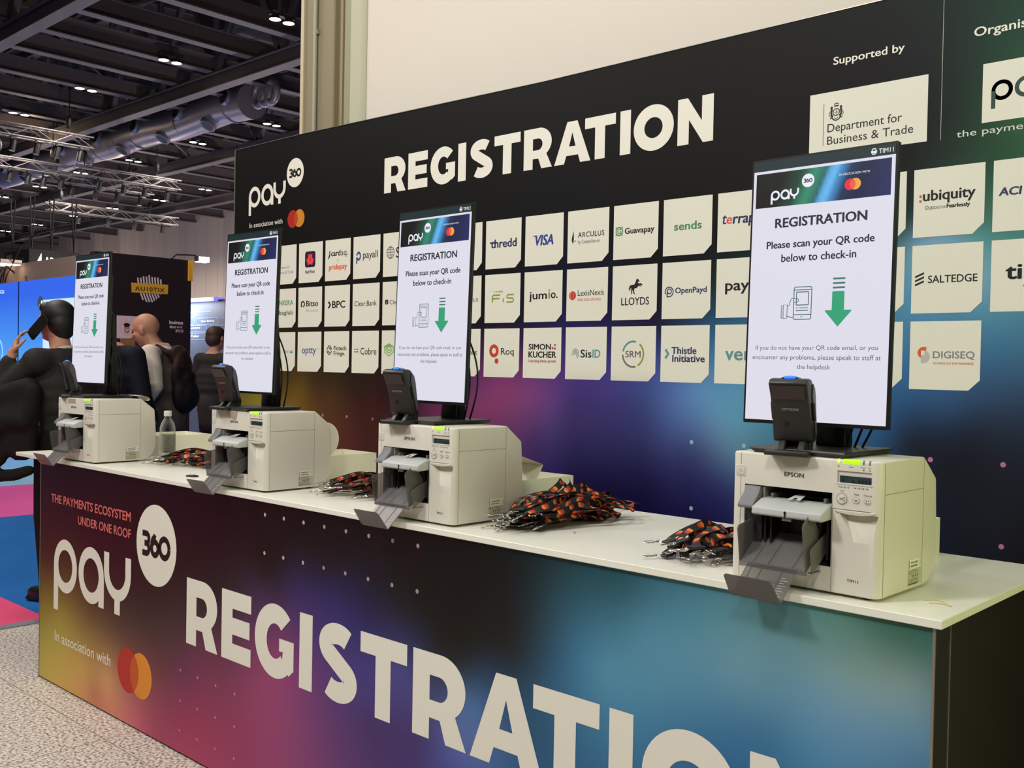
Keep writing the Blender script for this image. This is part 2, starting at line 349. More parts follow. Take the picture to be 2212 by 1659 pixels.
for i in range(8):
    for z in (.9132, .7908): f.disc(-2.1089 + .1044 * i, z, .0062, PM((168, 160, 158)) if i < 3 else PM((160, 128, 138)), 1, 16)
for i in range(4):
    for z in (.3008, .1922, .0855): f.disc(-2.6275 + .1185 * i, z, .0052, PM((196, 118, 160)), 1, 16)
front(f, 'printed_dot', fr, (2, .0100, 0))
b = MB().box(-.0166, .012, 0, -.0146, .082, .955); loc(b, (-2, 0, 0)).build('corner_post', blk, ctr)
b = MB().box(-.0182, .0085, 0, -.0138, .0125, .955).box(-.0150, .0815, 0, -.0132, .0850, .955).box(-3.8535, .009, 0, -3.849, .0400, .955); loc(b, (-2, 0, 0)).build('edge_trim', alu, ctr)
b = MB().box(-.030, .084, 0, -.0146, .684, .955); loc(b, (-2, 0, 0)).build('end_panel', blk, ctr)
b = MB().box(-3.84, .046, 0, -3.825, .684, .955); loc(b, (-2, 0, 0)).build('end_panel', blk, ctr)
b = MB().box(-3.84, .030, 0, -.03, .042, .0115); loc(b, (-2, 0, 0)).build('plinth', M('dark_plinth', (22, 24, 14), .6), ctr)

# ------------------------------------------------------------------ the backdrop behind the counter
DB = .8314
bd = thing('backdrop_wall', 'tall dark printed backdrop behind the counter with rows of white sponsor tiles', 'backdrop', (-2, DB, 0))
BZ = [(700, 350, (17, 15, 14)), (900, 480, (16, 15, 14)), (1500, 350, (17, 16, 15)), (1200, 250, (16, 15, 14)), (1700, 200, (19, 18, 19)), (1700, 330, (18, 18, 18)), (1960, 120, (24, 26, 28)), (2020, 250, (24, 32, 30)), (2080, 150, (28, 44, 38)), (2150, 80, (32, 58, 48)), (2180, 330, (40, 75, 54)), (2205, 250, (48, 88, 62)),
      (2140, 480, (64, 112, 98)), (2130, 515, (80, 135, 140)), (2030, 515, (112, 150, 175)), (1985, 525, (110, 150, 178)), (1955, 560, (90, 135, 155)), (2125, 600, (112, 155, 172)), (2060, 680, (76, 128, 160)), (1958, 700, (70, 125, 160)), (2150, 700, (72, 125, 155)), (2150, 780, (58, 98, 135)), (2130, 880, (44, 62, 92)), (2050, 880, (46, 74, 112)),
      (1950, 900, (40, 70, 110)), (1900, 950, (45, 85, 130)), (1965, 960, (28, 36, 52)), (2100, 950, (27, 34, 50)), (2100, 1100, (26, 30, 42)), (2190, 1150, (28, 29, 40)), (1970, 350, (26, 30, 30)), (1960, 470, (30, 48, 48)),
      (1620, 600, (28, 50, 66)), (1620, 690, (50, 92, 125)), (1540, 700, (42, 80, 112)), (1540, 570, (20, 24, 28)), (1420, 700, (26, 28, 50)), (1310, 700, (32, 28, 72)), (1215, 700, (34, 30, 78)), (1125, 700, (26, 22, 48)), (1040, 695, (18, 16, 26)), (1040, 600, (16, 15, 15)), (950, 660, (15, 14, 14)), (700, 610, (15, 14, 13)),
      (1420, 760, (52, 60, 120)), (1500, 840, (88, 128, 178)), (1580, 850, (85, 140, 175)), (1480, 870, (82, 116, 170)), (1400, 840, (68, 84, 148)), (1320, 850, (75, 66, 140)), (1230, 840, (80, 58, 128)), (1150, 840, (115, 60, 118)), (1080, 840, (128, 60, 108)), (1040, 830, (112, 52, 108)), (1040, 870, (125, 60, 104)), (1100, 900, (112, 58, 104)), (1060, 900, (118, 56, 100)),
      (1180, 920, (78, 56, 110)), (1250, 930, (66, 58, 118)), (1200, 1000, (48, 38, 98)), (1150, 960, (66, 44, 96)), (1300, 1000, (44, 42, 98)), (1400, 960, (58, 62, 116)), (1560, 920, (92, 134, 168)), (1600, 940, (85, 132, 158)), (1580, 985, (80, 112, 140)), (1500, 985, (55, 62, 108)), (1560, 1060, (40, 46, 96)), (1400, 1050, (30, 26, 78)), (1300, 1040, (32, 26, 78)), (1480, 1080, (28, 26, 74)), (1560, 1110, (32, 32, 82)),
      (840, 840, (42, 24, 24)), (800, 870, (66, 32, 30)), (780, 930, (72, 36, 30)), (830, 950, (84, 40, 42)), (760, 840, (46, 30, 24)), (720, 860, (70, 48, 26)), (700, 900, (82, 52, 30)), (650, 840, (96, 74, 28)), (625, 870, (112, 86, 30)), (620, 830, (78, 60, 26)), (680, 825, (62, 44, 24)), (560, 870, (124, 118, 44)), (540, 840, (100, 92, 34)), (740, 960, (84, 40, 36)), (940, 890, (96, 40, 80)), (870, 880, (62, 28, 44)), (980, 900, (108, 48, 92))]
bpts = [(p.x, p.z, c) for p, c in ((ony(u, v, DB), c) for u, v, c in BZ)] + [(-3.5, 1.7, (16, 15, 14)), (-3, 2.0, (16, 15, 14)), (-2.3, 1.85, (16, 15, 14)), (-1.3, 2.0, (17, 16, 15)), (.4, 1.1, (26, 30, 42)), (.4, 2.2, (45, 90, 66)), (.4, 1.6, (90, 130, 150)), (-3.4, .6, (90, 70, 40)), (-1.5, .6, (40, 30, 80)), (-.3, .6, (26, 28, 42)), (-3.4, 1.36, (70, 62, 24))]
def btop(x, z):
    t = max(0, min(1, (x + 3.1) / 1.4)); return z * (2.4145 * (1 - t) + 2.3905 * t) / 2.4145
bp_ = gradient_sheet('printed_panel', bd, -3.6595, .55, 0, 2.4145, 220, 110, rbf(bpts, .035, 1.15, .008), vcol_mat('backdrop_print', False, .55, .14), (2, 0, 0), .04, btop)
b = MB().box(-3.6635, DB - .003, 0, -3.6585, DB + .041, 2.4160); b.add([(-3.66, DB - .002, 2.4145), (-3.1, DB - .002, 2.4145), (-1.7, DB - .002, 2.3905), (.55, DB - .002, 2.3905), (.55, DB - .002, 2.3925), (-1.7, DB - .002, 2.3925), (-3.1, DB - .002, 2.4168), (-3.66, DB - .002, 2.4168)] + [(-3.66, DB + .04, 2.4145), (-3.1, DB + .04, 2.4145), (-1.7, DB + .04, 2.3905), (.55, DB + .04, 2.3905), (.55, DB + .04, 2.3925), (-1.7, DB + .04, 2.3925), (-3.1, DB + .04, 2.4168), (-3.66, DB + .04, 2.4168)],
    [(0, 1, 6, 7), (1, 2, 5, 6), (2, 3, 4, 5), (7, 6, 14, 15), (6, 5, 13, 14), (5, 4, 12, 13), (8, 15, 14, 9), (9, 14, 13, 10), (10, 13, 12, 11)])
loc(b, (-2, DB, 0)).build('edge_trim', alu, bd)
OB = (2, -.0004, 0)
f = Flat(.00015)
for ch, xf, xb in REG: glyph(f, ch, xb, 2.0915, .637, .612, wh)
front(f, 'headline', bp_, OB)
f = Flat(.00015); pay_mark(f, -3.5376, 2.174, .4325, wh, bk, (-3.1635, 2.250)); front(f, 'logo', bp_, OB)
f = Flat(.00015); f.text('In association with', -3.5293, 2.031, -3.258, 2.0535, wh, 1, .004); two_discs(f, -3.1525, 2.0437, .0397, PM((160, 34, 26)), PM((168, 62, 26)), PM((190, 122, 34)), 1, 1.27); front(f, 'partner_logo', bp_, OB)
f = Flat(.00015); f.text('Supported by', -.6240, 2.2382, -.4285, 2.2655, wh, 1, .02); f.text('Organised by', -.2538, 2.2370, -.045, 2.2665, wh, 1, .02); f.text('the payments association', -.2904, 1.9930, .085, 2.0150, PM((196, 204, 192)), 1, 0); f.rect(-.3309, 1.998, -.3293, 2.392, PM((150, 150, 146)), 1); front(f, 'caption', bp_, OB)
f = Flat(.00015)
for u, v in [(697, 897), (749, 900), (805, 905), (1494, 955), (1607, 963), (2010, 993), (2167, 1004), (1493, 1098), (2163, 1181)]:
    p = ony(u, v, DB); f.disc(p.x, p.z, .0066, PM((150, 110, 112) if u < 900 else (132, 165, 176) if u < 1700 else (170, 102, 148)), 1, 20)
front(f, 'printed_dot', bp_, OB)
TW = (206, 204, 191)
f = Flat(.00015); tw = PM(TW, 1.22); bl = PM((30, 29, 27), 1.1); f.rect(-.6903, 2.0000, -.3647, 2.1722, tw)
f.rect(-.6500, 2.0272, -.6482, 2.142, PM((160, 60, 56)), 2)
f.text('Department for', -.6372, 2.0540, -.4305, 2.0850, bl, 2, .004); f.text('Business & Trade', -.6372, 2.0275, -.4005, 2.0500, bl, 2, .004)
cx, cz = -.6128, 2.1130   # printed crest: crown, shield, two supporters, scroll
for k in range(5): f.disc(cx - .0056 + .0028 * k, cz + .0235 + .0012 * (2 - abs(k - 2)), .0016, bl, 2, 8)
f.rect(cx - .0065, cz + .0165, cx + .0065, cz + .0205, bl, 2); f.rect(cx - .0005, cz + .024, cx + .0005, cz + .0285, bl, 2.2)
f.ring(cx, cz + .0015, .0105, .0080, bl, 2); f.rect(cx - .0068, cz + .0006, cx + .0068, cz + .002, bl, 2.1); f.rect(cx - .0007, cz - .006, cx + .0007, cz + .009, bl, 2.1)
for s in (-1, 1):
    f.stroke([(cx + s * .011, cz - .012), (cx + s * .014, cz - .004), (cx + s * .0145, cz + .005), (cx + s * .013, cz + .012)], .0052, bl, 2)
    f.disc(cx + s * .0135, cz + .0145, .0038, bl, 2.2, 12); f.stroke([(cx + s * .0145, cz + .004), (cx + s * .0095, cz + .007)], .0024, bl, 2.3); f.stroke([(cx + s * .014, cz - .004), (cx + s * .0085, cz - .008)], .0024, bl, 2.3)
    f.stroke([(cx + s * .0165, cz - .010), (cx + s * .0205, cz - .004), (cx + s * .0185, cz + .004)], .0018, bl, 2.4); f.stroke([(cx + s * .010, cz - .013), (cx + s * .018, cz - .0145)], .0026, bl, 2.4)
f.stroke(arc(cx, cz - .008, .0125, 205, 335, 14), .0034, bl, 2); f.stroke(arc(cx, cz - .010, .006, 200, 340, 8), .0016, bl, 2.1)
front(f, 'supporter_tile', bp_, OB)
f = Flat(.00015); f.rect(-.2307, 2.0260, .120, 2.1716, tw); g_ = PM((34, 62, 52)); pay_mark(f, -.2099, 2.1010, .222, g_, tw, False); front(f, 'supporter_tile', bp_, OB)
# ------------------------------------------------------------------ sponsor tiles on the backdrop, 1 x 1 tile units, origin bottom left
TS, TPX, TPZ, TX0, TZ0 = .1756, .1950, .1963, -1.9544, 1.9290
K = PM((24, 24, 28), 1.1); NV = PM((34, 40, 84)); GRN = PM((66, 128, 84)); TEAL = PM((84, 140, 138)); RD = PM((176, 52, 44)); GRY = PM((120, 122, 124)); OLV = PM((128, 142, 58))
def logo(f, key):
    t = f.text
    if key == 'dept': t('Department for', .12, .38, .72, .47, GRY, 2); t('Business & Trade', .12, .27, .88, .35, GRY, 2)
    elif key == 'knot':
        f.poly(rrect(.26, .38, .70, .78, .07), PM((32, 28, 54)), 2); r = PM((222, 62, 66))
        for a in (90, 210, 330):
            c = (.48 + .055 * math.cos(math.radians(a)), .57 + .055 * math.sin(math.radians(a)))
            f.poly([(c[0] + .115 * math.cos(math.radians(a + q)), c[1] + .115 * math.sin(math.radians(a + q))) for q in (45, 135, 180, 225, 315)], r, 3 + a / 1000)
        f.poly([(.48 + .03 * math.cos(math.radians(a)), .57 + .03 * math.sin(math.radians(a))) for a in (30, 150, 270)], PM((32, 28, 54)), 4)
        t('NatWest', .28, .23, .68, .31, K, 2, .03)
    elif key == 'cardaq':
        f.poly([(.12, .58), (.16, .72), (.20, .74), (.20, .62), (.16, .56), (.13, .52)], K, 2); f.stroke([(.13, .60), (.19, .70)], .012, PM(TW), 3)
        t('card', .24, .60, .60, .74, K, 2, .04); t('aq.', .62, .55, .90, .70, K, 2)
        t('x', .47, .46, .53, .51, GRY, 2); t('pridepay', .16, .23, .86, .40, PM((206, 84, 52)), 2, .035)
    elif key == 'payall':
        b_ = PM((52, 74, 130)); f.ring(.20, .54, .11, .055, b_, 2, -150, 170, 30, .8); f.rect(.11, .36, .155, .52, b_, 2.1); t('payall', .37, .42, .91, .64, K, 2, .008)
    elif key == 'globe':
        for s in (1, .45): f.ring(.26, .55, .14, .125, K, 2 + s / 9, 0, 360, 30, s)
        for z in (.49, .55, .61): f.rect(.135, z, .385, z + .012, K, 2.3)
        f.rect(.254, .42, .266, .68, K, 2.4); t('S', .46, .42, .57, .66, K, 2, .02)
    elif key == 'ankera': t('BANKERA', .02, .58, .88, .70, GRN, 2, .02); t('baglab', .26, .30, .88, .44, PM((60, 92, 72)), 2, .02)
    elif key == 'bitso':
        f.ring(.20, .58, .085, .045, K, 2, -80, 190, 24); f.poly([(.115, .50), (.115, .66), (.16, .62), (.17, .52)], K, 2.2); t('Bitso', .34, .52, .84, .66, K, 2, .035); t('Business', .34, .38, .86, .46, PM((160, 160, 158)), 2)
    elif key == 'bpc': f.stroke([(.16, .45), (.23, .53), (.16, .61)], .06, K, 2); t('BPC', .31, .45, .82, .62, K, 2, .035)
    elif key == 'clearb': t('Clear.Bank', .07, .47, .90, .59, K, 2, .008)
    elif key == 'clearj': f.poly(rrect(.09, .48, .21, .59, .03), K, 2); f.stroke([(.13, .51), (.16, .51), (.16, .56)], .016, PM(TW), 3); t('Clea', .26, .48, .56, .58, K, 2)
    elif key == 'ne': t('ONE', .50, .46, .72, .53, TEAL, 2); f.poly([(.76, .46), (.80, .54), (.84, .46)], TEAL, 2); f.poly([(.82, .46), (.86, .55), (.90, .46)], TEAL, 2.1)
    elif key == 'optty': t('optty', .19, .40, .78, .60, PM((62, 76, 140)), 2, .02); t('TM', .81, .56, .88, .59, PM((62, 76, 140)), 2)
    elif key == 'fringe':
        for q in ([(.12, .56), (.21, .66), (.21, .58)], [(.23, .66), (.32, .56)], [(.12, .52), (.20, .42)], [(.23, .50), (.23, .42), (.32, .52)], [(.15, .54), (.21, .48)], [(.23, .60), (.29, .54)]): f.stroke(q, .028, K, 2)
        t('Fintech', .40, .54, .89, .64, K, 2, .03); t('Fringe.', .40, .39, .84, .51, K, 2, .03)
    elif key == 'cobre':
        for z in (.49, .55):
            for x in (.10, .19): f.rect(x, z, x + .035, z + .028, K, 2); f.rect(x + .035, z + .009, x + .07, z + .019, K, 2.1)
        t('Cobre', .33, .44, .92, .60, K, 2, .006)
    elif key == 'shield':
        for s in (1, .66, .33): f.stroke([(.26 - .16 * s, .60 + .03 * s), (.26, .60 + .09 * s), (.26 + .16 * s, .60 + .03 * s), (.26 + .15 * s, .60 - .10 * s), (.26, .60 - .19 * s), (.26 - .15 * s, .60 - .10 * s), (.26 - .16 * s, .60 + .03 * s)], .028, PM((110, 160, 72)), 2)
        t('e', .52, .50, .66, .62, K, 2, .03)
    elif key == 'thredd': t('thredd', .15, .43, .87, .60, NV, 2, .045); f.rect(.12, .52, .30, .555, NV, 2.5)
    elif key == 'visa':
        b_ = PM((46, 58, 128)); t('VISA', .24, .40, .74, .60, b_, 2, .05, .18); f.poly([(.17, .60), (.31, .60), (.33, .55), (.24, .585)], b_, 2.5)
    elif key == 'arculus':
        f.poly([(.13, .36), (.10, .44), (.11, .50), (.15, .62), (.155, .44)], K, 2); f.stroke([(.15, .40), (.20, .43)], .012, K, 2.1)
        t('ARCULUS', .26, .48, .89, .58, K, 2, .02, 0, 1.15); t('by CompoSecure', .26, .34, .79, .43, K, 2)
    elif key == 'guava':
        f.ring(.13, .52, .085, .062, GRN, 2); t('G', .085, .475, .175, .565, GRN, 2.2, .03)
        for a in (45, 135, 225, 315): f.disc(.13 + .10 * math.cos(math.radians(a)), .52 + .10 * math.sin(math.radians(a)), .014, GRN, 2.1, 10)
        t('Guavapay', .26, .43, .91, .57, K, 2, .035)
    elif key == 'sends': t('sends', .23, .44, .79, .58, GRN, 2, .045)
    elif key == 'terra': t('t', .08, .47, .16, .62, NV, 2, .03, .15); t('e', .17, .47, .27, .58, PM((206, 84, 78)), 2, .05, .1); t('rrapay', .29, .41, .92, .58, NV, 2, .04, .12)
    elif key == 'als': t('ALS', .62, .46, .91, .53, K, 2)
    elif key == 'fis':
        for q in ([(.22, .42), (.22, .55), (.24, .57), (.44, .57)], [(.22, .50), (.42, .50)], [(.53, .42), (.53, .50)], [(.82, .57), (.66, .57), (.63, .55), (.63, .52), (.66, .50), (.79, .50), (.81, .48), (.81, .44), (.79, .42), (.62, .42)]): f.stroke(q, .032, OLV, 2)
        for k in range(5): f.disc(.27 + .055 * k, .64, .014 + .002 * k, OLV, 2.2, 10)
    elif key == 'jumio': t('jum', .14, .40, .60, .60, K, 2, .03); t('i', .645, .46, .685, .63, OLV, 2, .03); t('o.', .71, .46, .88, .57, K, 2, .04)
    elif key == 'lexis':
        f.disc(.15, .49, .085, RD, 2); f.stroke(arc(.17, .49, .075, 120, 240, 10), .012, PM((220, 130, 120)), 2.4); f.stroke(arc(.10, .49, .08, -50, 50, 10), .010, PM((220, 130, 120)), 2.5)
        t('LexisNexis', .28, .48, .91, .59, K, 2, .004); t('RISK SOLUTIONS', .28, .38, .84, .43, RD, 2, .01)
    elif key == 'horse':
        t('LLOYDS', .21, .27, .83, .41, K, 2, .02)
        f.poly([(.40, .63), (.44, .64), (.50, .645), (.53, .70), (.54, .735), (.575, .75), (.59, .73), (.615, .70), (.60, .685), (.575, .70), (.585, .66), (.64, .665), (.68, .64), (.655, .605), (.645, .63), (.60, .635), (.65, .61), (.64, .60), (.585, .615), (.56, .58), (.50, .57), (.495, .52), (.515, .47), (.495, .465), (.465, .53), (.45, .55), (.455, .48), (.435, .465), (.425, .55), (.435, .585), (.41, .57), (.385, .52), (.375, .57), (.39, .61)], K, 2)
    elif key == 'openpayd':
        f.ring(.15, .48, .095, .075, NV, 2, -120, 210, 32); f.ring(.155, .49, .052, .032, NV, 2.2); f.rect(.10, .38, .122, .50, NV, 2.3); t('OpenPayd', .28, .42, .92, .55, NV, 2, .03)
    elif key == 'payo': t('payo', .18, .40, .80, .58, K, 2, .035)
    elif key == 'ubiq':
        f.disc(.10, .60, .020, PM((170, 84, 70)), 2, 14); f.disc(.10, .53, .020, PM((170, 84, 70)), 2, 14); t('ubiquity', .14, .48, .87, .68, K, 2, .03); t('Outsource', .17, .40, .46, .46, K, 2); t('Fearlessly', .48, .385, .80, .46, K, 2, .05)
    elif key == 'aci': b_ = PM((44, 48, 92)); t('ACI', .08, .50, .36, .61, b_, 2, .06, .12); t('Worldwide', .42, .50, .94, .60, b_, 2)
    elif key == 'saltedge':
        for k in range(3): f.poly([(.05, .40 + .06 * k), (.18, .455 + .06 * k), (.18, .485 + .06 * k), (.05, .43 + .06 * k)], K, 2)
        t('SALTEDGE', .24, .44, .93, .55, K, 2, .02)
    elif key == 'tin': t('tink', .20, .45, .82, .66, K, 2, .05); t('A V', .42, .34, .56, .39, K, 2)
    elif key == 'digiseq':
        o_ = PM((196, 88, 44)); f.poly(arc(.20, .54, .085, 90, 270, 16) + [(.20, .50), (.24, .50), (.24, .625), (.20, .625)], o_, 2); f.poly(arc(.20, .48, .095, 90, -90, 16) + [(.165, .385), (.165, .575)], PM((172, 172, 170)), 2.2); f.rect(.165, .505, .215, .565, PM(TW), 2.6)
        t('DIGISEQ', .34, .44, .92, .56, GRY, 2, .025); t('TECHNOLOGY FOR WEARABLES', .34, .37, .91, .40, PM((184, 92, 50)), 2, .03)
    elif key == 'point': t('Point', .60, .46, .90, .56, K, 2, .03)
    elif key == 'roq': f.ring(.29, .54, .135, .06, PM((184, 58, 40)), 2); f.disc(.37, .33, .055, PM((184, 58, 40)), 2); t('Roq', .49, .42, .85, .60, K, 2, .01)
    elif key == 'simon':
        t('SIMON', .15, .57, .73, .68, K, 2, .05); t('KUCHER', .15, .41, .87, .53, K, 2, .05); t('Unlocking better growth', .15, .30, .87, .37, PM((150, 50, 56)), 2, .03)
        for x, z in ((.78, .60), (.84, .66), (.84, .59)): f.poly([(x - .028, z), (x, z + .028), (x + .028, z), (x, z - .028)], PM((150, 40, 60)), 2)
    elif key == 'sisid':
        for s in (1, .72, .45, .2): f.ring(.25, .49, .105 * s, .105 * s - .014, TEAL, 2 + s / 9, -60, 200, 24, .8)
        t('Sis', .38, .42, .64, .57, K, 2, .03); t('ID', .67, .42, .85, .57, TEAL, 2, .03)
    elif key == 'srm':
        f.ring(.50, .49, .25, .215, PM((78, 134, 128)), 2, 75, 168, 24); f.ring(.50, .49, .25, .215, OLV, 2, -62, 52, 24); f.ring(.50, .49, .25, .215, PM((104, 104, 98)), 2, 182, 285, 24); t('SRM', .33, .43, .67, .55, PM((86, 86, 84)), 2, .02)
    elif key == 'thistle': f.stroke([(.10, .42), (.16, .50), (.10, .58)], .05, TEAL, 2); t('Thistle', .23, .50, .74, .62, NV, 2, .04); t('Initiative', .25, .36, .91, .48, NV, 2, .04)
    elif key == 'ver': t('v', .21, .40, .36, .55, TEAL, 2, .06); t('er', .38, .40, .70, .55, PM((96, 126, 130)), 2, .05)
ROWS = [[None, 'dept', 'knot', 'cardaq', 'payall', 'globe', None, None, 'thredd', 'visa', 'arculus', 'guava', 'sends', 'terra', None, None, 'ubiq', 'aci'],
        [None, 'ankera', 'bitso', 'bpc', 'clearb', 'clearj', None, 'als', 'fis', 'jumio', 'lexis', 'horse', 'openpayd', 'payo', None, None, 'saltedge', 'tin'],
        [None, 'ne', 'optty', 'fringe', 'cobre', 'shield', None, 'point', 'roq', 'simon', 'sisid', 'srm', 'thistle', 'ver', None, None, 'digiseq', '-']]
for r, row in enumerate(ROWS):
    for i, key in enumerate(row):
        if key == '-': continue
        f = Flat(.00015 / TS); f.poly([(0, 0), (.845, 0), (1, .15), (1, 1), (0, 1)], tw, 1)
        if key: logo(f, key)
        x = TX0 + (i - 8) * TPX; z = TZ0 - r * TPZ - TS
        f.build('sponsor_tile', bd, (x + 2, -.0004, z), (TS, 0, 0), (0, 0, TS), (0, -TS, 0))
ZT = .971
def boolean_cut(me, cutter_me):
    a = link_mesh('cut_a', me); b = link_mesh('cut_b', cutter_me)
    md = a.modifiers.new('cut', 'BOOLEAN'); md.operation = 'DIFFERENCE'; md.object = b; md.solver = 'EXACT'
    bpy.context.view_layer.update()
    r = bpy.data.meshes.new_from_object(a.evaluated_get(bpy.context.evaluated_depsgraph_get()))
    bpy.data.objects.remove(a); bpy.data.objects.remove(b); return r

PW, PD, PH = .312, .272, .258
shell = M('printer_shell', (222, 217, 204), .38, 0, .45, 1.0, var=(6, .015))
seamm = M('printer_seam', (128, 124, 108), .6)
dgrey = M('printer_dark_interior', (44, 43, 46), .5); dark = M('printer_black', (22, 22, 23), .5)
lever = M('lever_grey', (112, 113, 116), .5, bump=(400, .05)); shelfm = M('shelf_grey', (186, 189, 186), .42)
railm = M('guide_rail_grey', (120, 120, 112), .4, .2)
def smoky():
    m = bpy.data.materials.new('smoky_plastic'); m.use_nodes = True; nt = m.node_tree; b = nt.nodes['Principled BSDF']
    b.inputs['Base Color'].default_value = (*lin((150, 147, 146)), 1); b.inputs['Roughness'].default_value = .22
    t = nt.nodes.new('ShaderNodeBsdfTransparent'); t.inputs[0].default_value = (.66, .645, .64, 1)
    mx = nt.nodes.new('ShaderNodeMixShader'); fr = nt.nodes.new('ShaderNodeFresnel'); fr.inputs[0].default_value = 1.3
    mt = nt.nodes.new('ShaderNodeMath'); mt.operation = 'MULTIPLY_ADD'; mt.inputs[1].default_value = .6; mt.inputs[2].default_value = .28
    nt.links.new(fr.outputs[0], mt.inputs[0]); nt.links.new(mt.outputs[0], mx.inputs[0])
    nt.links.new(t.outputs[0], mx.inputs[1]); nt.links.new(b.outputs[0], mx.inputs[2]); nt.links.new(mx.outputs[0], nt.nodes['Material Output'].inputs[0]); return m
smoke = smoky()
clear = M('tray_edge', (66, 64, 64), .3)

def printer_body():
    prof = [(0, 0), (0, PH), (.204, PH), (.266, .212), (.272, .134), (.275, .061), (.262, .025), (.232, .004), (.212, 0)]
    me = MB().px(prof, 0, PW).mesh('body', [shell, dgrey])
    bm = bmesh.new(); bm.from_mesh(me)
    big = [e for e in bm.edges if all(abs(v.co.y) < 1e-5 and abs(v.co.x - PW) < 1e-5 for v in e.verts)]
    bmesh.ops.bevel(bm, geom=big, offset=.019, segments=6, profile=.5, affect='EDGES')
    es = [e for e in bm.edges if len(e.link_faces) == 2 and e.calc_face_angle(0) > .55]
    bmesh.ops.bevel(bm, geom=es, offset=.0045, segments=3, profile=.5, affect='EDGES', clamp_overlap=True)
    bm.to_mesh(me); bm.free()
    c = MB().box(.0262, -.02, .049, .2165, .105, .192)
    c.add([(.226, -.02, .157), (.306, -.02, .157), (.306, .017, .155), (.236, .017, .155), (.262, -.02, .102), (.298, -.02, .102), (.298, .0005, .103), (.262, .0005, .103)],
          [(0, 1, 2, 3), (4, 7, 6, 5), (0, 4, 5, 1), (1, 5, 6, 2), (2, 6, 7, 3), (3, 7, 4, 0)])
    c.box(.2262, -.02, .213, .2945, .0035, .2365)
    me = boolean_cut(me, c.mesh('cut', [shell]))
    me.materials.clear(); me.materials.append(shell); me.materials.append(dgrey)
    bm = bmesh.new(); bm.from_mesh(me)
    for x in (.0166, .2180): bmesh.ops.bisect_plane(bm, geom=bm.verts[:] + bm.edges[:] + bm.faces[:], plane_co=(x, 0, 0), plane_no=(1, 0, 0))
    bmesh.ops.bisect_plane(bm, geom=bm.verts[:] + bm.edges[:] + bm.faces[:], plane_co=(0, .0185, 0), plane_no=(0, 1, 0))
    bmesh.ops.bisect_plane(bm, geom=bm.verts[:] + bm.edges[:] + bm.faces[:], plane_co=(0, 0, .1625), plane_no=(0, 0, 1))
    keep = {'cartridge_door': [], 'control_panel': [], 'body': []}
    for fc in bm.faces:
        p = fc.calc_center_median()
        if .0263 < p.x < .2166 and p.y > .002 and p.y < .106 and .048 < p.z < .193: fc.material_index = 1
        else: fc.material_index = 0
        k = 'body'
        if p.x > .218 and p.y < .0185: k = 'control_panel' if p.z > .1625 else 'cartridge_door'
        keep[k].append(fc.index)
    out = {}
    src = bpy.data.meshes.new('t'); bm.to_mesh(src); bm.free()
    for k, idx in keep.items():
        b2 = bmesh.new(); b2.from_mesh(src); b2.faces.ensure_lookup_table(); s_ = set(idx)
        bmesh.ops.delete(b2, geom=[f for f in b2.faces if f.index not in s_], context='FACES')
        m = bpy.data.meshes.new(k); b2.to_mesh(m); b2.free(); m.materials.append(shell); m.materials.append(dgrey)
        m.shade_smooth(); m.set_sharp_from_angle(angle=math.radians(32)); out[k] = m
    return out

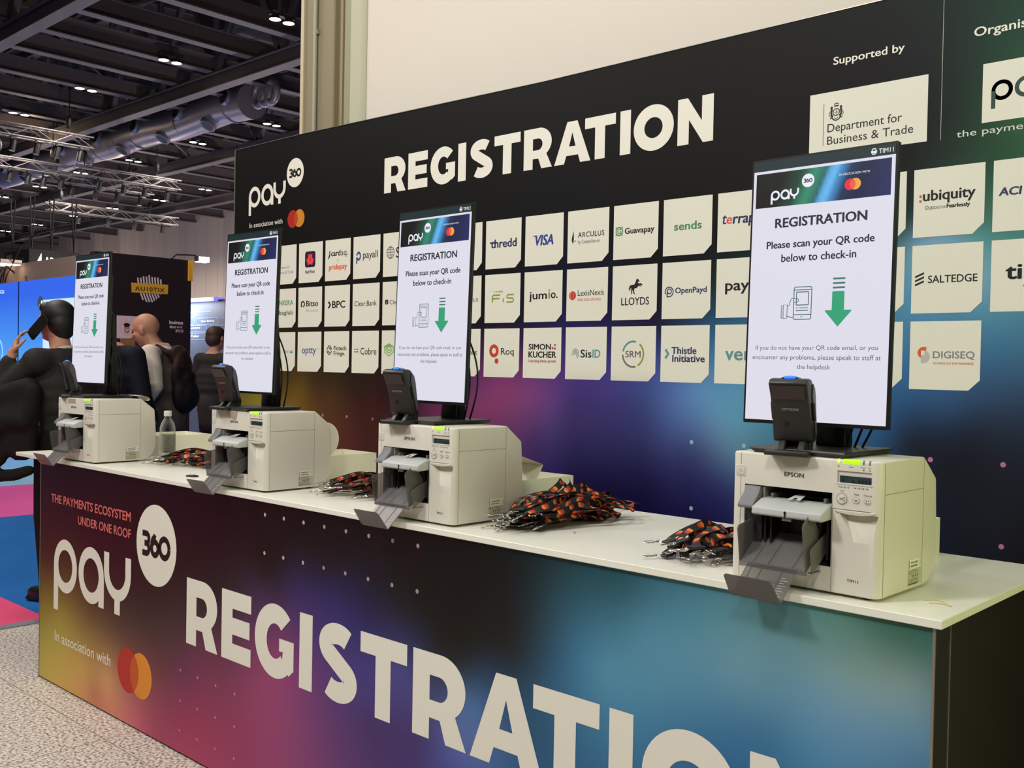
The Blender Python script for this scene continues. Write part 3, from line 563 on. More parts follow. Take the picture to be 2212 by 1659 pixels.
def make_printer():
    t = thing('label_printer', 'p', 'printer')
    ms = printer_body(); body = link_mesh('body', ms['body'], t); door = link_mesh('cartridge_door', ms['cartridge_door'], t); pan = link_mesh('control_panel', ms['control_panel'], t)
    b = MB(); e = .0004
    b.box(.0162, -e, .002, .0170, .002, PH - .003); b.box(.0162, .003, PH - .001, .0170, .20, PH + e)
    b.box(PW - .002, .0181, .004, PW + e, .0189, PH - .004); b.box(PW - .002, .0189, .1952, PW + e, .200, .1960); b.box(PW - .002, .1998, .004, PW + e, .2006, PH - .003)
    b.box(.2176, -e, .002, .2184, .002, .192); b.box(.2184, -.0005, .1617, .294, .002, .1633); b.box(PW - .001, .0195 - .0008, .1617, PW + .0005, .0189, .1633)
    b.build('panel_seam', seamm, body)
    MB().py([(.221, .1615), (.303, .1615)] + [(.262 + .0405 * math.cos(a), .1615 - .0075 * math.sin(a)) for a in [PI * k / 14 for k in range(1, 14)]], -.0035, .003).build('door_lip', shell, door, .001, 2, 40)
    # feet
    for x in (.03, PW - .03):
        for y in (.025, .20): MB().cyl((x, y, -.0055), (x, y, .004), .009, 14).build('foot', dark, t)
    # power button
    b = MB().py(rrect(.0042, .2075, .0278, .2305, .003), -.0011, .003); pb = b.build('power_button', shell, t, .0006, 2, 40)
    f = Flat(); f.stroke(rrect(.0075, .2105, .0245, .2275, .003) + [(.0245, .2275 - .003)], .0006, seamm, 1); f.ring(.016, .219, .0036, .003, seamm, 1, 120, 420, 20); f.rect(.0157, .219, .0163, .2235, seamm, 1); front(f, 'button_icon', pb, (0, -.0012, 0))
    f = Flat(); f.text('EPSON', .1150, .2155, .1565, .2240, PM((62, 60, 56), 1), 1, .035); front(f, 'lettering', body, (0, -.0004, 0))
    # interior mechanism
    MB().box(.0265, .050, .055, .216, .098, .150).build('feed_mechanism', dark, t)
    b = MB().box(.066, .012, .150, .2155, .10, .158).box(.066, .004, .158, .0695, .10, .190).box(.2125, .020, .158, .2155, .10, .190); b.build('paper_slot_frame', M('slot_frame', (150, 146, 134), .5), t)
    b = MB()
    for y, z in ((.018, .162), (.038, .166), (.058, .172)): b.box(.084, y, z - .003, .205, y + .010, z)
    for x in (.082, .196): b.box(x, .006, .158, x + .006, .075, .178)
    b.build('guide_rail', railm, t, .0008, 1)
    f = Flat(); f.poly([(.128, 0), (.137, 0), (.139, .012), (.145, .012), (.147, 0), (.156, 0), (.152, .036), (.132, .036)], M('tag_white', (214, 214, 206), .5), 1); f.build('label_tab', t, (0, -.012, .1712), (1, 0, 0), (0, .95, .22))
    # grey lever
    b = MB().px([(.03, .190), (-.004, .190), (-.008, .178), (-.030, .157), (-.033, .150), (-.030, .147), (.006, .146), (.03, .150)], .0285, .0640); b.build('release_lever', lever, t, .0022, 2, 35)
    b = MB().box(.0285, .004, .075, .0640, .05, .148); b.build('lever_base', dgrey, t, .001, 1)
    # exit shelf
    b = MB().px([(.02, .1695), (-.006, .1675), (-.0400, .1535), (-.0420, .1400), (-.036, .1375), (.02, .140)], .0660, .2155)
    ex = b.build('exit_shelf', shelfm, t, .0030, 3, 40)
    f = Flat(); f.rect(.1385, -.001, .1420, .010, dark, 1); f.disc(.14025, .010, .0028, dark, 1, 12); front(f, 'shelf_notch', ex, (0, -.0423, .1385))
    MB().box(.131, -.036, .1315, .150, -.030, .1375).build('shelf_clip', railm, ex)
    b = MB()
    for x in (.070, .083, .190, .205): b.box(x, .004, .06, x + .004, .03, .138)
    b.build('tray_bracket', dark, t)
    # smoky output tray
    th = .0024
    b = MB().px([(.034, .097), (-.046, .0435), (-.046, .033), (-.0438, .033), (-.0436, .041), (.036, .0945)], .0450, .1900)
    for x in (.075, .108, .160): b.px([(.034, .098), (-.045, .0452), (-.045, .0435), (.034, .0965)], x, x + .0012)
    tr = b.build('output_tray', smoke, t)
    b = MB().px([(-.0455, .041), (-.050, .062), (-.0575, .108), (-.0545, .1145), (-.008, .1225), (-.002, .119), (.030, .098)], .0445, .0445 + th); b.build('tray_wing', smoke, tr, .0006, 1, 40)
    b = MB().px([(-.0455, .040), (-.055, .080), (-.0625, .126), (-.060, .133), (-.034, .1515), (-.028, .1510), (.012, .104), (.030, .098)], .1875, .1875 + th); b.build('tray_wing', smoke, tr, .0006, 1, 40)
    b = MB().px([(-.038, .037), (-.046, .078), (-.043, .086), (.030, .117), (.036, .112), (.030, .080), (-.010, .052)], .1965, .1965 + th).box(.1895, -.0375, .0368, .1970, .02, .0390); b.build('tray_side_guard', smoke, tr, .0006, 1, 40)
    b = MB().px([(-.030, .049), (-.099, -.0145), (-.0975, -.0168), (-.0285, .0465)], .0605, .1675)
    for x in (.073, .0955, .140): b.px([(-.046, .0365), (-.098, -.0125), (-.098, -.0145), (-.046, .0345)], x, x + .0011)
    ext = b.build('tray_extension', smoke, tr)
    f = Flat(); im = M('ruler_mark', (196, 194, 190), .5)
    for k in range(9): f.rect(.145, .006 + .0062 * k, .145 + (.016 if k % 2 else .010), .0068 + .0062 * k, im, 1)
    f.build('ruler_marks', ext, (0, -.099, -.0140), (1, 0, 0), (0, .735, .678))
    pl = [(.0590, -.0145), (.1672, -.0145), (.1640, .022), (.1610, .029), (.1560, .031), (.0670, .031), (.0615, .027)]
    b = MB().prism(pl, lambda p: (p[0], -.1000 - (p[1] + .0145) * .70, p[1]), lambda p: (p[0], -.1022 - (p[1] + .0145) * .70, p[1]))
    b.build('stop_flap', smoke, tr)
    # control panel furniture
    b = MB(); b.box(.2305, .0015, .2140, .2925, .0036, .2270); lc = b.build('display', M('lcd_glass', (46, 56, 58), .15, 0, .5, 1, (40, 52, 54), .35), t)
    f = Flat(); ll = M('lcd_ink', (12, 16, 18), .4); f.text('PLOW21', .2330, .2225, .2500, .2262, ll, 1)
    for x, h in ((.2365, .005), (.2555, .004), (.2680, .0055), (.2745, .0055), (.2810, .0055), (.2880, .0055)): f.rect(x, .2155, x + .0032, .2155 + h, ll, 1)
    front(f, 'lcd_text', lc, (0, .0014, 0))
    MB().py(rrect(.2235, .2105, .2965, .2135, .0014), -.0012, .003).build('display_ledge', shell, t, .0004, 1)
    for nm, x, r in (('cut', .2370, .0108), ('feed', .2652, .0066), ('clean', .2872, .0066)):
        bt = MB().cyl((x, -.0014, .1825), (x, .002, .1825), r * .86, 28).build('button', shell, t, .0005, 2, 40)
        f = Flat(); ii = PM((78, 76, 70), 1); f.ring(x, .1825, r, r * .93, ii, 1)
        if nm == 'cut':
            f.stroke([(x - .005, .1853), (x + .003, .1808)], .0009, ii, 1); f.stroke([(x - .005, .1803), (x + .003, .1848)], .0009, ii, 1); f.ring(x + .0045, .1802, .0016, .001, ii, 1); f.ring(x + .0045, .1852, .0016, .001, ii, 1)
        elif nm == 'feed': f.poly([(x - .0022, .1822), (x + .0022, .1822), (x, .1796)], ii, 1); f.stroke([(x - .003, .1852), (x - .0026, .1832), (x + .0026, .1832), (x + .003, .1852)], .0007, ii, 1)
        else: f.text('3sec', x - .0034, .1790, x + .0034, .1812, ii, 1); f.disc(x - .002, .1840, .0011, ii, 1, 10); f.disc(x + .0022, .1842, .0011, ii, 1, 10)
        front(f, 'button_icon', bt, (0, -.0016, 0))
    f = Flat(); ii = PM((86, 84, 76), 1)
    f.text('Cut', .2335, .1962, .2405, .2000, ii, 1); f.text('Feed', .2605, .1918, .2700, .1955, ii, 1); f.text('Cleaning', .2795, .1910, .2955, .1952, ii, 1); f.text('Status', .2490, .2437, .2580, .2462, ii, 1); f.text('Paper', .2735, .2437, .2830, .2466, ii, 1); f.text('Ink', .2880, .2437, .2918, .2466, ii, 1)
    f.text('Menu', .2290, .2040, .2385, .2072, ii, 1)
    for x in (.2420, .2490): f.ring(x, .2055, .0018, .0012, ii, 1, 0, 360, 12)
    for k, ch in enumerate('KCMY'): f.text(ch, .2590 + .0078 * k, .2040, .2610 + .0078 * k, .2070, ii, 1); f.disc(.2632 + .0078 * k, .2053, .0013, ii, 1, 10)
    f.ring(.2283, .2450, .0018, .0012, ii, 1, 0, 360, 12); f.disc(.2785, .2405, .0014, ii, 1, 10); f.ring(.2900, .2403, .0014, .0009, ii, 1, 0, 360, 12); front(f, 'panel_print', pan, (0, -.0004, 0))
    MB().px([(-.0006, .2500), (-.0010, .2555), (.0015, .2588), (.006, .2588), (.006, .250)], .2375, .2710).build('status_light', M('status_green', (150, 230, 30), .4, 0, .3, 1, (150, 255, 10), 1.15), t)
    MB().px([(-.0006, .2505), (-.0010, .2555), (.0012, .2586), (.004, .2586), (.004, .2505)], .2266, .2302).build('indicator_light', M('indicator_green', (200, 230, 90), .4, 0, .3, 1, (200, 240, 90), .9), t)
    for x in (.2765, .2885): MB().px([(-.0006, .2505), (-.0010, .2555), (.0012, .2586), (.004, .2586), (.004, .2505)], x, x + .0028).build('indicator_light', M('indicator_off', (120, 122, 112), .4), t)
    # rating label on the side
    f = Flat(); lw = M('label_white', (236, 234, 216), .5); lg = M('label_grey', (190, 190, 160), .5); li = PM((52, 54, 42), 1)
    f.rect(.1365, .0400, .1955, .0585, lw, 1); f.rect(.1345, .0075, .1955, .0385, lg, 1); f.rect(.1375, .0415, .1390, .057, li, 2); f.rect(.1900, .0425, .1915, .0560, li, 2)
    rnd = random.Random(4)
    for z, h in ((.0520, .0014), (.0500, .0006)): f.rect(.1460, z, .1800, z + h, li, 2)
    for z0, z1, xa, xb in ((.0435, .0470, .145, .178), (.0088, .0122, .137, .180)):
        x = xa
        while x < xb: w_ = rnd.uniform(.0006, .0018); f.rect(x, z0, x + w_, z1, li, 2); x += w_ + rnd.uniform(.0005, .0016)
    for z in (.0358, .0335, .0300, .0200, .0175, .0150):
        x = .137
        while x < .178: w_ = rnd.uniform(.002, .006); f.rect(x, z, x + w_, z + .0011, li, 2); x += w_ + rnd.uniform(.001, .005)
    for x in (.152, .160, .168, .176): f.rect(x, .0235, x + .0034, .0275, li, 2)
    f.build('rating_label', body, (PW + .0003, 0, 0), (0, 1, 0), (0, 0, 1), (1, 0, 0))
    return t

P0 = make_printer()
def printer_at(o, x, y, yaw, num, label):
    o.location = (x, y, ZT + .0055); o.rotation_euler = (0, 0, yaw); o['label'] = label; o['group'] = 'label printers along the counter'
    f = Flat(); f.text(num, .2500, .0262, .2725, .0312, PM((70, 68, 62), 1), 1, .02); q = front(f, 'asset_label', [c for c in o.children if c.name.startswith('body')][0], (0, -.0004, 0)); q['solo'] = 1
PRN = [(-.4436, .0470, -.016, 'TIM11', 'white label printer marked TIM11, closest to the bare end of the counter'),
       (-1.5865, .0370, .004, 'TIM12', 'white label printer marked TIM12, feeding fanfold paper into a white box behind'),
       (-2.4905, .0390, .045, 'TIM13', 'white label printer marked TIM13 with a round white disc showing at its back'),
       (-3.6850, .0125, .055, 'TIM14', 'white label printer marked TIM14, beside the clear water bottle')]
PR = []
for i, p in enumerate(PRN):
    o = P0 if i == 0 else copy_tree(P0)
    PR.append(o)
for o, p in zip(PR, PRN): printer_at(o, *p)
def wp(i, x, y, z):         # a point in a printer's own frame, in the place
    px, py, yaw = PRN[i][:3]; return (px + x * math.cos(yaw) - y * math.sin(yaw), py + x * math.sin(yaw) + y * math.cos(yaw), ZT + .0055 + z)
# translucent tape over the top edge of two printers
tape = M('tape', (176, 166, 144), .4)
for i, pl in ((2, [(.098, .2560), (.155, .2560), (.150, .232), (.140, .226), (.098, .236)]), (3, [(.088, .2560), (.150, .2560), (.150, .236), (.088, .236)])):
    f = Flat(); f.poly(pl, tape, 1); q = front(f, 'tape_strip', PR[i], (0, -.0006, 0)); q['label'] = 'greyish tape over the top edge'
# paper, rolls
pap = M('paper', (236, 233, 214), .6)
b = MB()
def sheet(b, rows, th=.0006):   # rows of (left, right) points
    vs = [p for r in rows for p in r]; n = len(rows)
    b.add(vs, [(2 * i, 2 * i + 1, 2 * i + 3, 2 * i + 2) for i in range(n - 1)])
rows = [(wp(1, a, y, z), wp(1, a2, y, z)) for a, a2, y, z in ((.115, .225, .262, .196), (.115, .225, .285, .186), (.115, .225, .34, .166), (.115, .225, .445, .133), (.115, .225, .460, .128))]
sheet(b, rows); sheet(b, [rows[-1], (wp(1, .115, .415, .060), wp(1, .225, .415, .060)), (wp(1, .115, .405, .012), wp(1, .225, .405, .012))])
o = b.build('fanfold_paper', pap); tag(o, 'white fanfold paper running from the printer marked TIM12 down into a box', 'paper')
pts = arc(0, 0, .060, 0, 360, 40)
o = MB().prism(pts[:-1], lambda p: (.006, p[0], p[1]), lambda p: (.009, p[0], p[1])).build('roll_disc', M('disc_white', (226, 224, 208), .5), PR[2]); o.location = (.285, .262, .158)
b = MB(); sheet(b, [((.11 + x0, y, z), (.20 + x0, y, z)) for x0, y, z in ((0, .195, .2595), (.02, .215, .268), (.03, .25, .270), (.035, .28, .262), (.037, .287, .252), (.036, .28, .246))]); o = b.build('paper_curl', pap, PR[3], smooth=60); o['label'] = 'white curled paper end at the back'

# white boxes behind the printers
bxm = M('white_board_box', (238, 236, 216), .55)
def open_box(name, x0, y0, x1, y1, h, label):
    t = thing(name, label, 'box', ((x0 + x1) / 2, (y0 + y1) / 2, ZT), 0, 'open white boxes behind the printers'); hx, hy, w_ = (x1 - x0) / 2, (y1 - y0) / 2, .004
    MB().box(-hx, -hy, .0002, hx, hy, .004).build('bottom', bxm, t)
    for a in ((-hx, -hy, -hx + w_, hy), (hx - w_, -hy, hx, hy), (-hx + w_, -hy, hx - w_, -hy + w_), (-hx + w_, hy - w_, hx - w_, hy)): MB().box(a[0], a[1], .004, a[2], a[3], h).build('side_wall', bxm, t)
    MB().box(-hx + w_, -hy + w_, .0042, hx - w_, hy - w_, h * .45).build('paper_stack', pap, t)
open_box('paper_box', -.45, .395, -.252, .680, .085, 'white box behind the printer marked TIM11, mostly hidden')
open_box('paper_box', -1.56, .385, -1.362, .640, .092, 'open white box catching the fanfold paper behind the printer marked TIM12')
open_box('paper_box', -2.545, .375, -2.335, .645, .092, 'open white box behind the printer marked TIM13')
open_box('paper_box', -3.66, .345, -3.43, .590, .100, 'open white box behind the clear water bottle')

# ------------------------------------------------------------------ monitors
mblk = M('monitor_black', (24, 24, 24), .35, 0, .4); stm = M('stand_black', (38, 37, 36), .4, .1); scr_off = M('screen_edge', (6, 6, 6), .15)
SWI, SHE = .306, .544
def wfn(x, z):              # banner colours, x 0..1
    s = x - .10 * (z - .5)
    P = [(0, (16, 13, 13)), (.18, (20, 18, 18)), (.32, (30, 66, 52)), (.42, (52, 140, 108)), (.50, (40, 100, 96)), (.535, (90, 170, 226)), (.575, (104, 184, 240)), (.61, (66, 140, 196)), (.68, (30, 50, 86)), (.78, (26, 32, 66)), (1, (38, 42, 92))]
    s = max(0, min(1, s))
    for (a, ca), (b_, cb) in zip(P, P[1:]):
        if s <= b_:
            t = (s - a) / (b_ - a); ca, cb = lin(ca), lin(cb); return [p + (q - p) * t for p, q in zip(ca, cb)]
    return lin(P[-1][1])
banner_mat = vcol_mat('banner_lit', True, .4, .3)
def make_monitor(num):
    t = thing('monitor', 'm', 'monitor', group='portrait check-in screens')
    # origin: centre of the base on the printer top; the screen plane lies toward the front
    b = MB(); q = [(-.103, -.115), (.103, -.115), (.103, .105), (-.103, .105)]
    b.prism(q, lambda p: (p[0] * .92, p[1] * .92, 0), lambda p: (p[0], p[1], .009)); b.prism(q, lambda p: (p[0], p[1], .0088), lambda p: (p[0] * .99, p[1] * .99, .0118)); b.build('base_plate', stm, t)
    nk = MB(); nk.px([(.030, .0115), (.070, .0115), (.066, .20), (.052, .36), (.040, .36), (.040, .20)], -.032, .032); nk.build('stand_column', mblk, t, .003, 2, 40)
    MB().cyl((0, .046, .26), (0, -.01, .29), .030, 20).build('tilt_joint', mblk, t)
    z0 = .064; TL = .03      # bottom of the lit area above the printer top, lean back
    E1 = Vector((1, 0, 0)); E2 = Vector((0, math.sin(TL), math.cos(TL))); E3 = E1.cross(E2); Z0 = Vector((0, -.050, z0))
    L = lambda a, b_, c: Z0 + E1 * a + E2 * b_ + E3 * c
    hb = MB(); w_, h_ = SWI / 2 + .0045, SHE
    hb.prism(rrect(-w_, -.0075, w_, h_ + .0045, .003), lambda p: L(p[0], p[1], -.0008), lambda p: L(p[0], p[1], -.012)); hs = hb.build('housing', mblk, t)
    hb = MB(); hb.prism(rrect(-w_ + .03, .06, w_ - .03, h_ - .06, .02), lambda p: L(p[0], p[1], -.011), lambda p: L(p[0] * .9, (p[1] - .27) * .93 + .27, -.040)); hb.build('back_cover', mblk, t)
    MB().add([L(w_ + .0002, 0, -.0060), L(w_ + .0004, h_, -.0060), L(w_ + .0004, h_, -.0072), L(w_ + .0002, 0, -.0072)], [(0, 1, 2, 3)]).build('edge_line', M('edge_line', (92, 92, 84), .35, .5), hs)
    S_ = SWI / 1000; HH = SHE / S_
    def lay(f, name, parent): return f.build(name, parent, L(-SWI / 2, 0, 0), E1 * S_, E2 * S_, E3 * S_)
    f = Flat(.15); bgm = EM((228, 226, 240), .95); f.rect(0, 0, 1000, 1710, bgm, 0); f.rect(0, 1710, 1000, HH, EM((28, 46, 50), 1), 0); sc = lay(f, 'screen', t)
    me = bpy.data.meshes.new('banner'); vs = []; fs = []; cl = []
    for j in range(13):
        for i in range(41):
            a, c = i / 40, j / 12; vs.append(L(-SWI / 2, 0, 0) + E1 * S_ * (20 + 956 * a) + E2 * S_ * (1456 + 236 * c) + E3 * .00004); cl.append((*wfn(a, c), 1))
    for j in range(12):
        for i in range(40): q0 = j * 41 + i; fs.append((q0, q0 + 1, q0 + 42, q0 + 41))
    me.from_pydata(vs, [], fs); me.materials.append(banner_mat); ca = me.color_attributes.new('Col', 'FLOAT_COLOR', 'POINT')
    for i, c in enumerate(cl): ca.data[i].color = c
    link_mesh('banner', me, sc)
    f = Flat(.15); W_ = EM((238, 238, 250), 1); pay_mark(f, 135, 1535, 300, W_, EM((60, 66, 80), 1), (408, 1612)); front_ = lay(f, 'logo', sc)
    f = Flat(.15); two_discs(f, 722, 1552, 37.5, EM((226, 46, 66)), EM((236, 96, 66)), EM((244, 164, 70)), 1, .95, 28); f.text('IN ASSOCIATION WITH', 628, 1616, 834, 1630, W_, 1); lay(f, 'partner_logo', sc)
    f = Flat(.15); D_ = EM((44, 46, 54), 1); t_ = f.text
    t_('REGISTRATION', 178, 1311, 826, 1374, D_, 1, .05); t_('Please scan your QR code', 119, 1155, 881, 1220, D_, 1, .03); t_('below to check-in', 233, 1075, 763, 1127, D_, 1, .03)
    G2 = EM((86, 84, 96), 1); t_('If you do not have your QR code email, or you', 62, 468, 931, 509, G2, 1, .0); t_('encounter any problems, please speak to staff at', 41, 403, 952, 445, G2, 1, .0); t_('the helpdesk', 378, 341, 614, 381, G2, 1, .0); lay(f, 'message_text', sc)
    f = Flat(.15); G_ = EM((66, 104, 100), 1); cl_ = lambda p: p + [p[0]]
    f.stroke(cl_(rrect(337, 683, 465, 900, 12)), 6, G_, 1); f.rect(340, 878, 463, 883, G_, 1.1); f.rect(338, 712, 464, 717, G_, 1.1); f.stroke(cl_(rrect(356, 779, 443, 866, 2)), 6, G_, 1.2); f.rect(389, 699, 403, 703, G_, 1.1)
    f.rect(354, 757, 370, 762, G_, 1.1); f.rect(378, 757, 442, 762, G_, 1.1); f.rect(354, 740, 442, 745, G_, 1.1)
    f.stroke(cl_([(247, 694), (247, 781), (261, 781), (261, 694)]), 5, G_, 1); f.stroke(cl_([(261, 692), (261, 783), (290, 783), (290, 692)]), 5, G_, 1.1); f.stroke([(290, 776), (303, 777), (318, 824), (362, 824), (371, 815), (371, 806), (362, 799), (338, 799)], 5, G_, 1.3); f.stroke([(290, 704), (308, 703), (320, 695), (337, 694)], 5, G_, 1.3); lay(f, 'phone_icon', sc)
    f = Flat(.15); A_ = EM((56, 162, 118), 1)
    f.poly(rrect(610, 734, 695, 862, 7), A_, 1); f.poly([(562, 736), (566, 729), (655, 630), (743, 729), (747, 736), (740, 739), (569, 739)], A_, 1.1)
    for z in (945, 915, 886): f.poly(rrect(612, z - 6, 698, z + 6, 6), EM((66, 122, 100), 1), 1)
    lay(f, 'arrow_icon', sc)
    f = Flat(.15); f.text(num, 889, 1728, 984, 1757, EM((216, 222, 222), 1), 1, .02); q_ = EM((226, 230, 232), 1)
    f.poly(rrect(838, 1732, 876, 1753, 6), q_, 1); f.poly(rrect(844, 1724, 870, 1764, 4), q_, 1.2); f.rect(848, 1748, 866, 1758, EM((28, 46, 50), 1), 1.6); f.rect(848, 1730, 866, 1734, EM((28, 46, 50), 1), 1.6); lay(f, 'screen_title', sc)
    # cables hanging behind
    for k in range(3):
        p0 = Vector((.030 + .012 * k, -.005, .30)); pth = [p0 + Vector((.035 * math.sin(PI * s) + .01 * k * math.sin(PI * s), .05 * s + .01 * k, -.29 * s)) for s in [i / 14 for i in range(15)]]
        MB().tube(pth, .0026, 8).build('cable', dark, t, smooth=60)
    return t
MON = [(-.305, .110, -.016, 'TIM11', 1.2955, 'portrait check-in screen titled TIM11, largest of the lit screens'), (-1.4805, .128, -.020, 'TIM12', 1.290, 'portrait check-in screen titled TIM12, standing before the hanging black cables and magenta print'),
       (-2.374, .101, .010, 'TIM13', 1.302, 'portrait check-in screen titled TIM13, overlapping the edge of the backdrop'), (-3.588, .092, .014, 'TIM14', 1.303, 'portrait check-in screen titled TIM14, beside the man on the phone')]
for (x, y, yaw, num, zb, lb), pr in zip(MON, PRN):
    o = make_monitor(num); o.location = (x, y + .050, ZT + .0055 + PH); o.rotation_euler = (0, 0, yaw); o['label'] = lb
    dz = zb - (ZT + .0055 + PH + .064)

# ------------------------------------------------------------------ hand-held code scanners in their stands
scb = M('scanner_black', (36, 35, 33), .42, 0, .45); scs = M('scanner_side_grey', (74, 74, 76), .4, 0, .5)
def make_scanner():
    t = thing('code_scanner', 's', 'scanner', group='code scanners in stands'); hw = .0385
    prof = [(-.034, .147), (-.030, .1505), (-.018, .1525), (-.004, .150), (.010, .137), (.017, .118), (.022, .085), (.031, .040), (.033, .030), (.026, .026), (.004, .026), (-.001, .034), (-.008, .075), (-.022, .112), (-.037, .141)]
    h = MB().px(prof, -hw, hw).build('housing', scb, t, .003, 2, 40)
    for s in (-1, 1):
        MB().px([(-.002, .143), (.009, .134), (.0155, .116), (.0205, .085), (.029, .042), (.022, .036), (.010, .080), (-.004, .118)], s * (hw + .0002), s * (hw + .0028)).build('side_cheek', scs, h, .001, 1, 40)
        MB().tube([(s * (hw + .003), -.002 + .011 * k, .104 - .034 * k) for k in range(2)], .0032, 10).build('grip_slot', dark, h, smooth=60)
    nrm = Vector((0, -.90, -.43)).normalized()
    def onf(pts, off=.0006):   # points on the sloped upper front face
        o = []
        for a, s in pts: p = Vector((a, -.0365 + (.0145) * s, .140 - .028 * s)) + nrm * off; o.append(p)
        return o
    MB().add(onf([(-hw + .005, .02), (hw - .005, .02), (hw - .005, .98), (-hw + .005, .98)], .0035), [(0, 1, 2, 3)]).build('scan_window', M('scan_window_red', (40, 8, 12), .08, 0, .6), h)
    f = Flat(); f.text('OPTICON', -.016, -.002, .017, .003, M('print_grey', (150, 150, 146), .5), 1, .03, 0, 1.1); f.build('lettering', h, (0, -.0165, .0905), (1, 0, 0), (0, -.28, .96), (0, -.96, -.28))
    f = Flat(); f.rect(-.0145, -.004, -.0065, .004, M('sensor_black', (8, 8, 8), .3), 1); f.build('sensor', h, (0, -.0085, .060), (1, 0, 0), (0, -.20, .98), (0, -.98, -.20))
    MB().ell((0, -.016, .1535), (.0165, .009, .0042), 10).build('indicator_light', M('indicator_blue', (30, 80, 220), .3, 0, .4, 1, (40, 110, 255), 1.3), t, smooth=60)
    MB().py([(-.022, .150), (-.014, .1545), (.014, .1545), (.022, .150)], -.022, -.004).build('light_collar', scb, h)
    MB().prism([(-.046, -.040), (.046, -.040), (.046, .046), (-.046, .046)], lambda p: (p[0] * .96, p[1] * .96, 0), lambda p: (p[0] * .94, p[1] * .92, .0105)).build('stand_base', scb, t, .002, 2, 40)
    for s in (-1, 1): MB().px([(-.012, .009), (.020, .009), (.030, .034), (.008, .034)], s * .020 - .007, s * .020 + .007).build('stand_arm', scb, t, .0015, 1, 40)
    MB().px([(.018, .009), (.040, .009), (.044, .030), (.036, .050), (.030, .050)], -.030, .030).build('stand_hinge', scb, t, .0015, 1, 40)
    return t
SC0 = make_scanner()
SCN = [(-.318, .052, .16, 'black code scanner with a blue top light in front of the screen titled TIM11'), (-1.497, .043, .12, 'black code scanner with a blue top light in front of the screen titled TIM12'),
       (-2.418, .050, .10, 'black code scanner with a blue top light in front of the screen titled TIM13'), (-3.640, .045, -.42, 'black code scanner turned away from the counter front, by the screen titled TIM14')]
for i, (x, y, yaw, lb) in enumerate(SCN):
    o = SC0 if i == 0 else copy_tree(SC0); o.location = (x, y, ZT + .0055 + PH); o.rotation_euler = (0, 0, yaw); o['label'] = lb
# ------------------------------------------------------------------ lanyards
def strap_mat():
    m = bpy.data.materials.new('lanyard_webbing'); m.use_nodes = True; nt = m.node_tree; b = nt.nodes['Principled BSDF']; N = nt.nodes.new; Lk = nt.links.new
    b.inputs['Roughness'].default_value = .45; b.inputs['Specular IOR Level'].default_value = .35
    uv = N('ShaderNodeUVMap'); sep = N('ShaderNodeSeparateXYZ'); Lk(uv.outputs[0], sep.inputs[0])
    def math_(op, a, b_=None, c=None):
        n = N('ShaderNodeMath'); n.operation = op
        for i, v in enumerate((a, b_, c)):
            if v is None: continue
            if isinstance(v, (int, float)): n.inputs[i].default_value = v
            else: Lk(v, n.inputs[i])
        return n.outputs[0]
    u = math_('SUBTRACT', math_('MODULO', math_('ADD', sep.outputs[0], 10.0), .046), .023); v = sep.outputs[1]
    def dsc(cx, r):
        du = math_('SUBTRACT', u, cx); d = math_('SQRT', math_('ADD', math_('MULTIPLY', du, du), math_('MULTIPLY', v, v))); return math_('LESS_THAN', d, r)
    r_, o_ = dsc(-.0045, .0072), dsc(.0045, .0072); both = math_('MULTIPLY', r_, o_)
    prev = None
    for fac, col in ((r_, (196, 44, 36)), (o_, (232, 136, 52)), (both, (222, 84, 40))):
        mx = N('ShaderNodeMix'); mx.data_type = 'RGBA'; Lk(fac, mx.inputs['Factor'])
        if prev is None: mx.inputs['A'].default_value = (*lin((22, 21, 20)), 1)
        else: Lk(prev, mx.inputs['A'])
        mx.inputs['B'].default_value = (*lin(col), 1); prev = mx.outputs['Result']
    Lk(prev, b.inputs['Base Color']); return m
web = strap_mat(); clipm = M('clip_metal', (196, 192, 180), .22, .95); crimp = M('crimp_black', (20, 20, 20), .4)
def ribbon(name, path, wd, normals, parent, mat, u0=0):
    n = len(path); vs = []; fs = []; L = [u0]
    for i in range(1, n): L.append(L[-1] + (path[i] - path[i - 1]).length)
    for i, p in enumerate(path):
        t = (path[min(i + 1, n - 1)] - path[max(i - 1, 0)]).normalized(); nn = normals[i] - t * normals[i].dot(t)
        nn.normalize(); s = t.cross(nn)
        for k, h in ((-1, .0006), (1, .0006), (1, -.0006), (-1, -.0006)): vs.append(p + s * (k * wd / 2) + nn * h)
    for i in range(n - 1):
        for k in range(4): a = i * 4; fs.append((a + k, a + (k + 1) % 4, a + 4 + (k + 1) % 4, a + 4 + k))
    fs += [(3, 2, 1, 0), tuple(range((n - 1) * 4, n * 4))]
    me = bpy.data.meshes.new(name); me.from_pydata(vs, [], fs); me.materials.append(mat); uvl = me.uv_layers.new(name='UVMap')
    for lp in me.loops:
        i, k = divmod(lp.vertex_index, 4); uvl.data[lp.index].uv = (L[i], wd / 2 * (-1 if k in (0, 3) else 1))
    me.shade_smooth(); me.set_sharp_from_angle(angle=math.radians(50)); return link_mesh(name, me, parent)
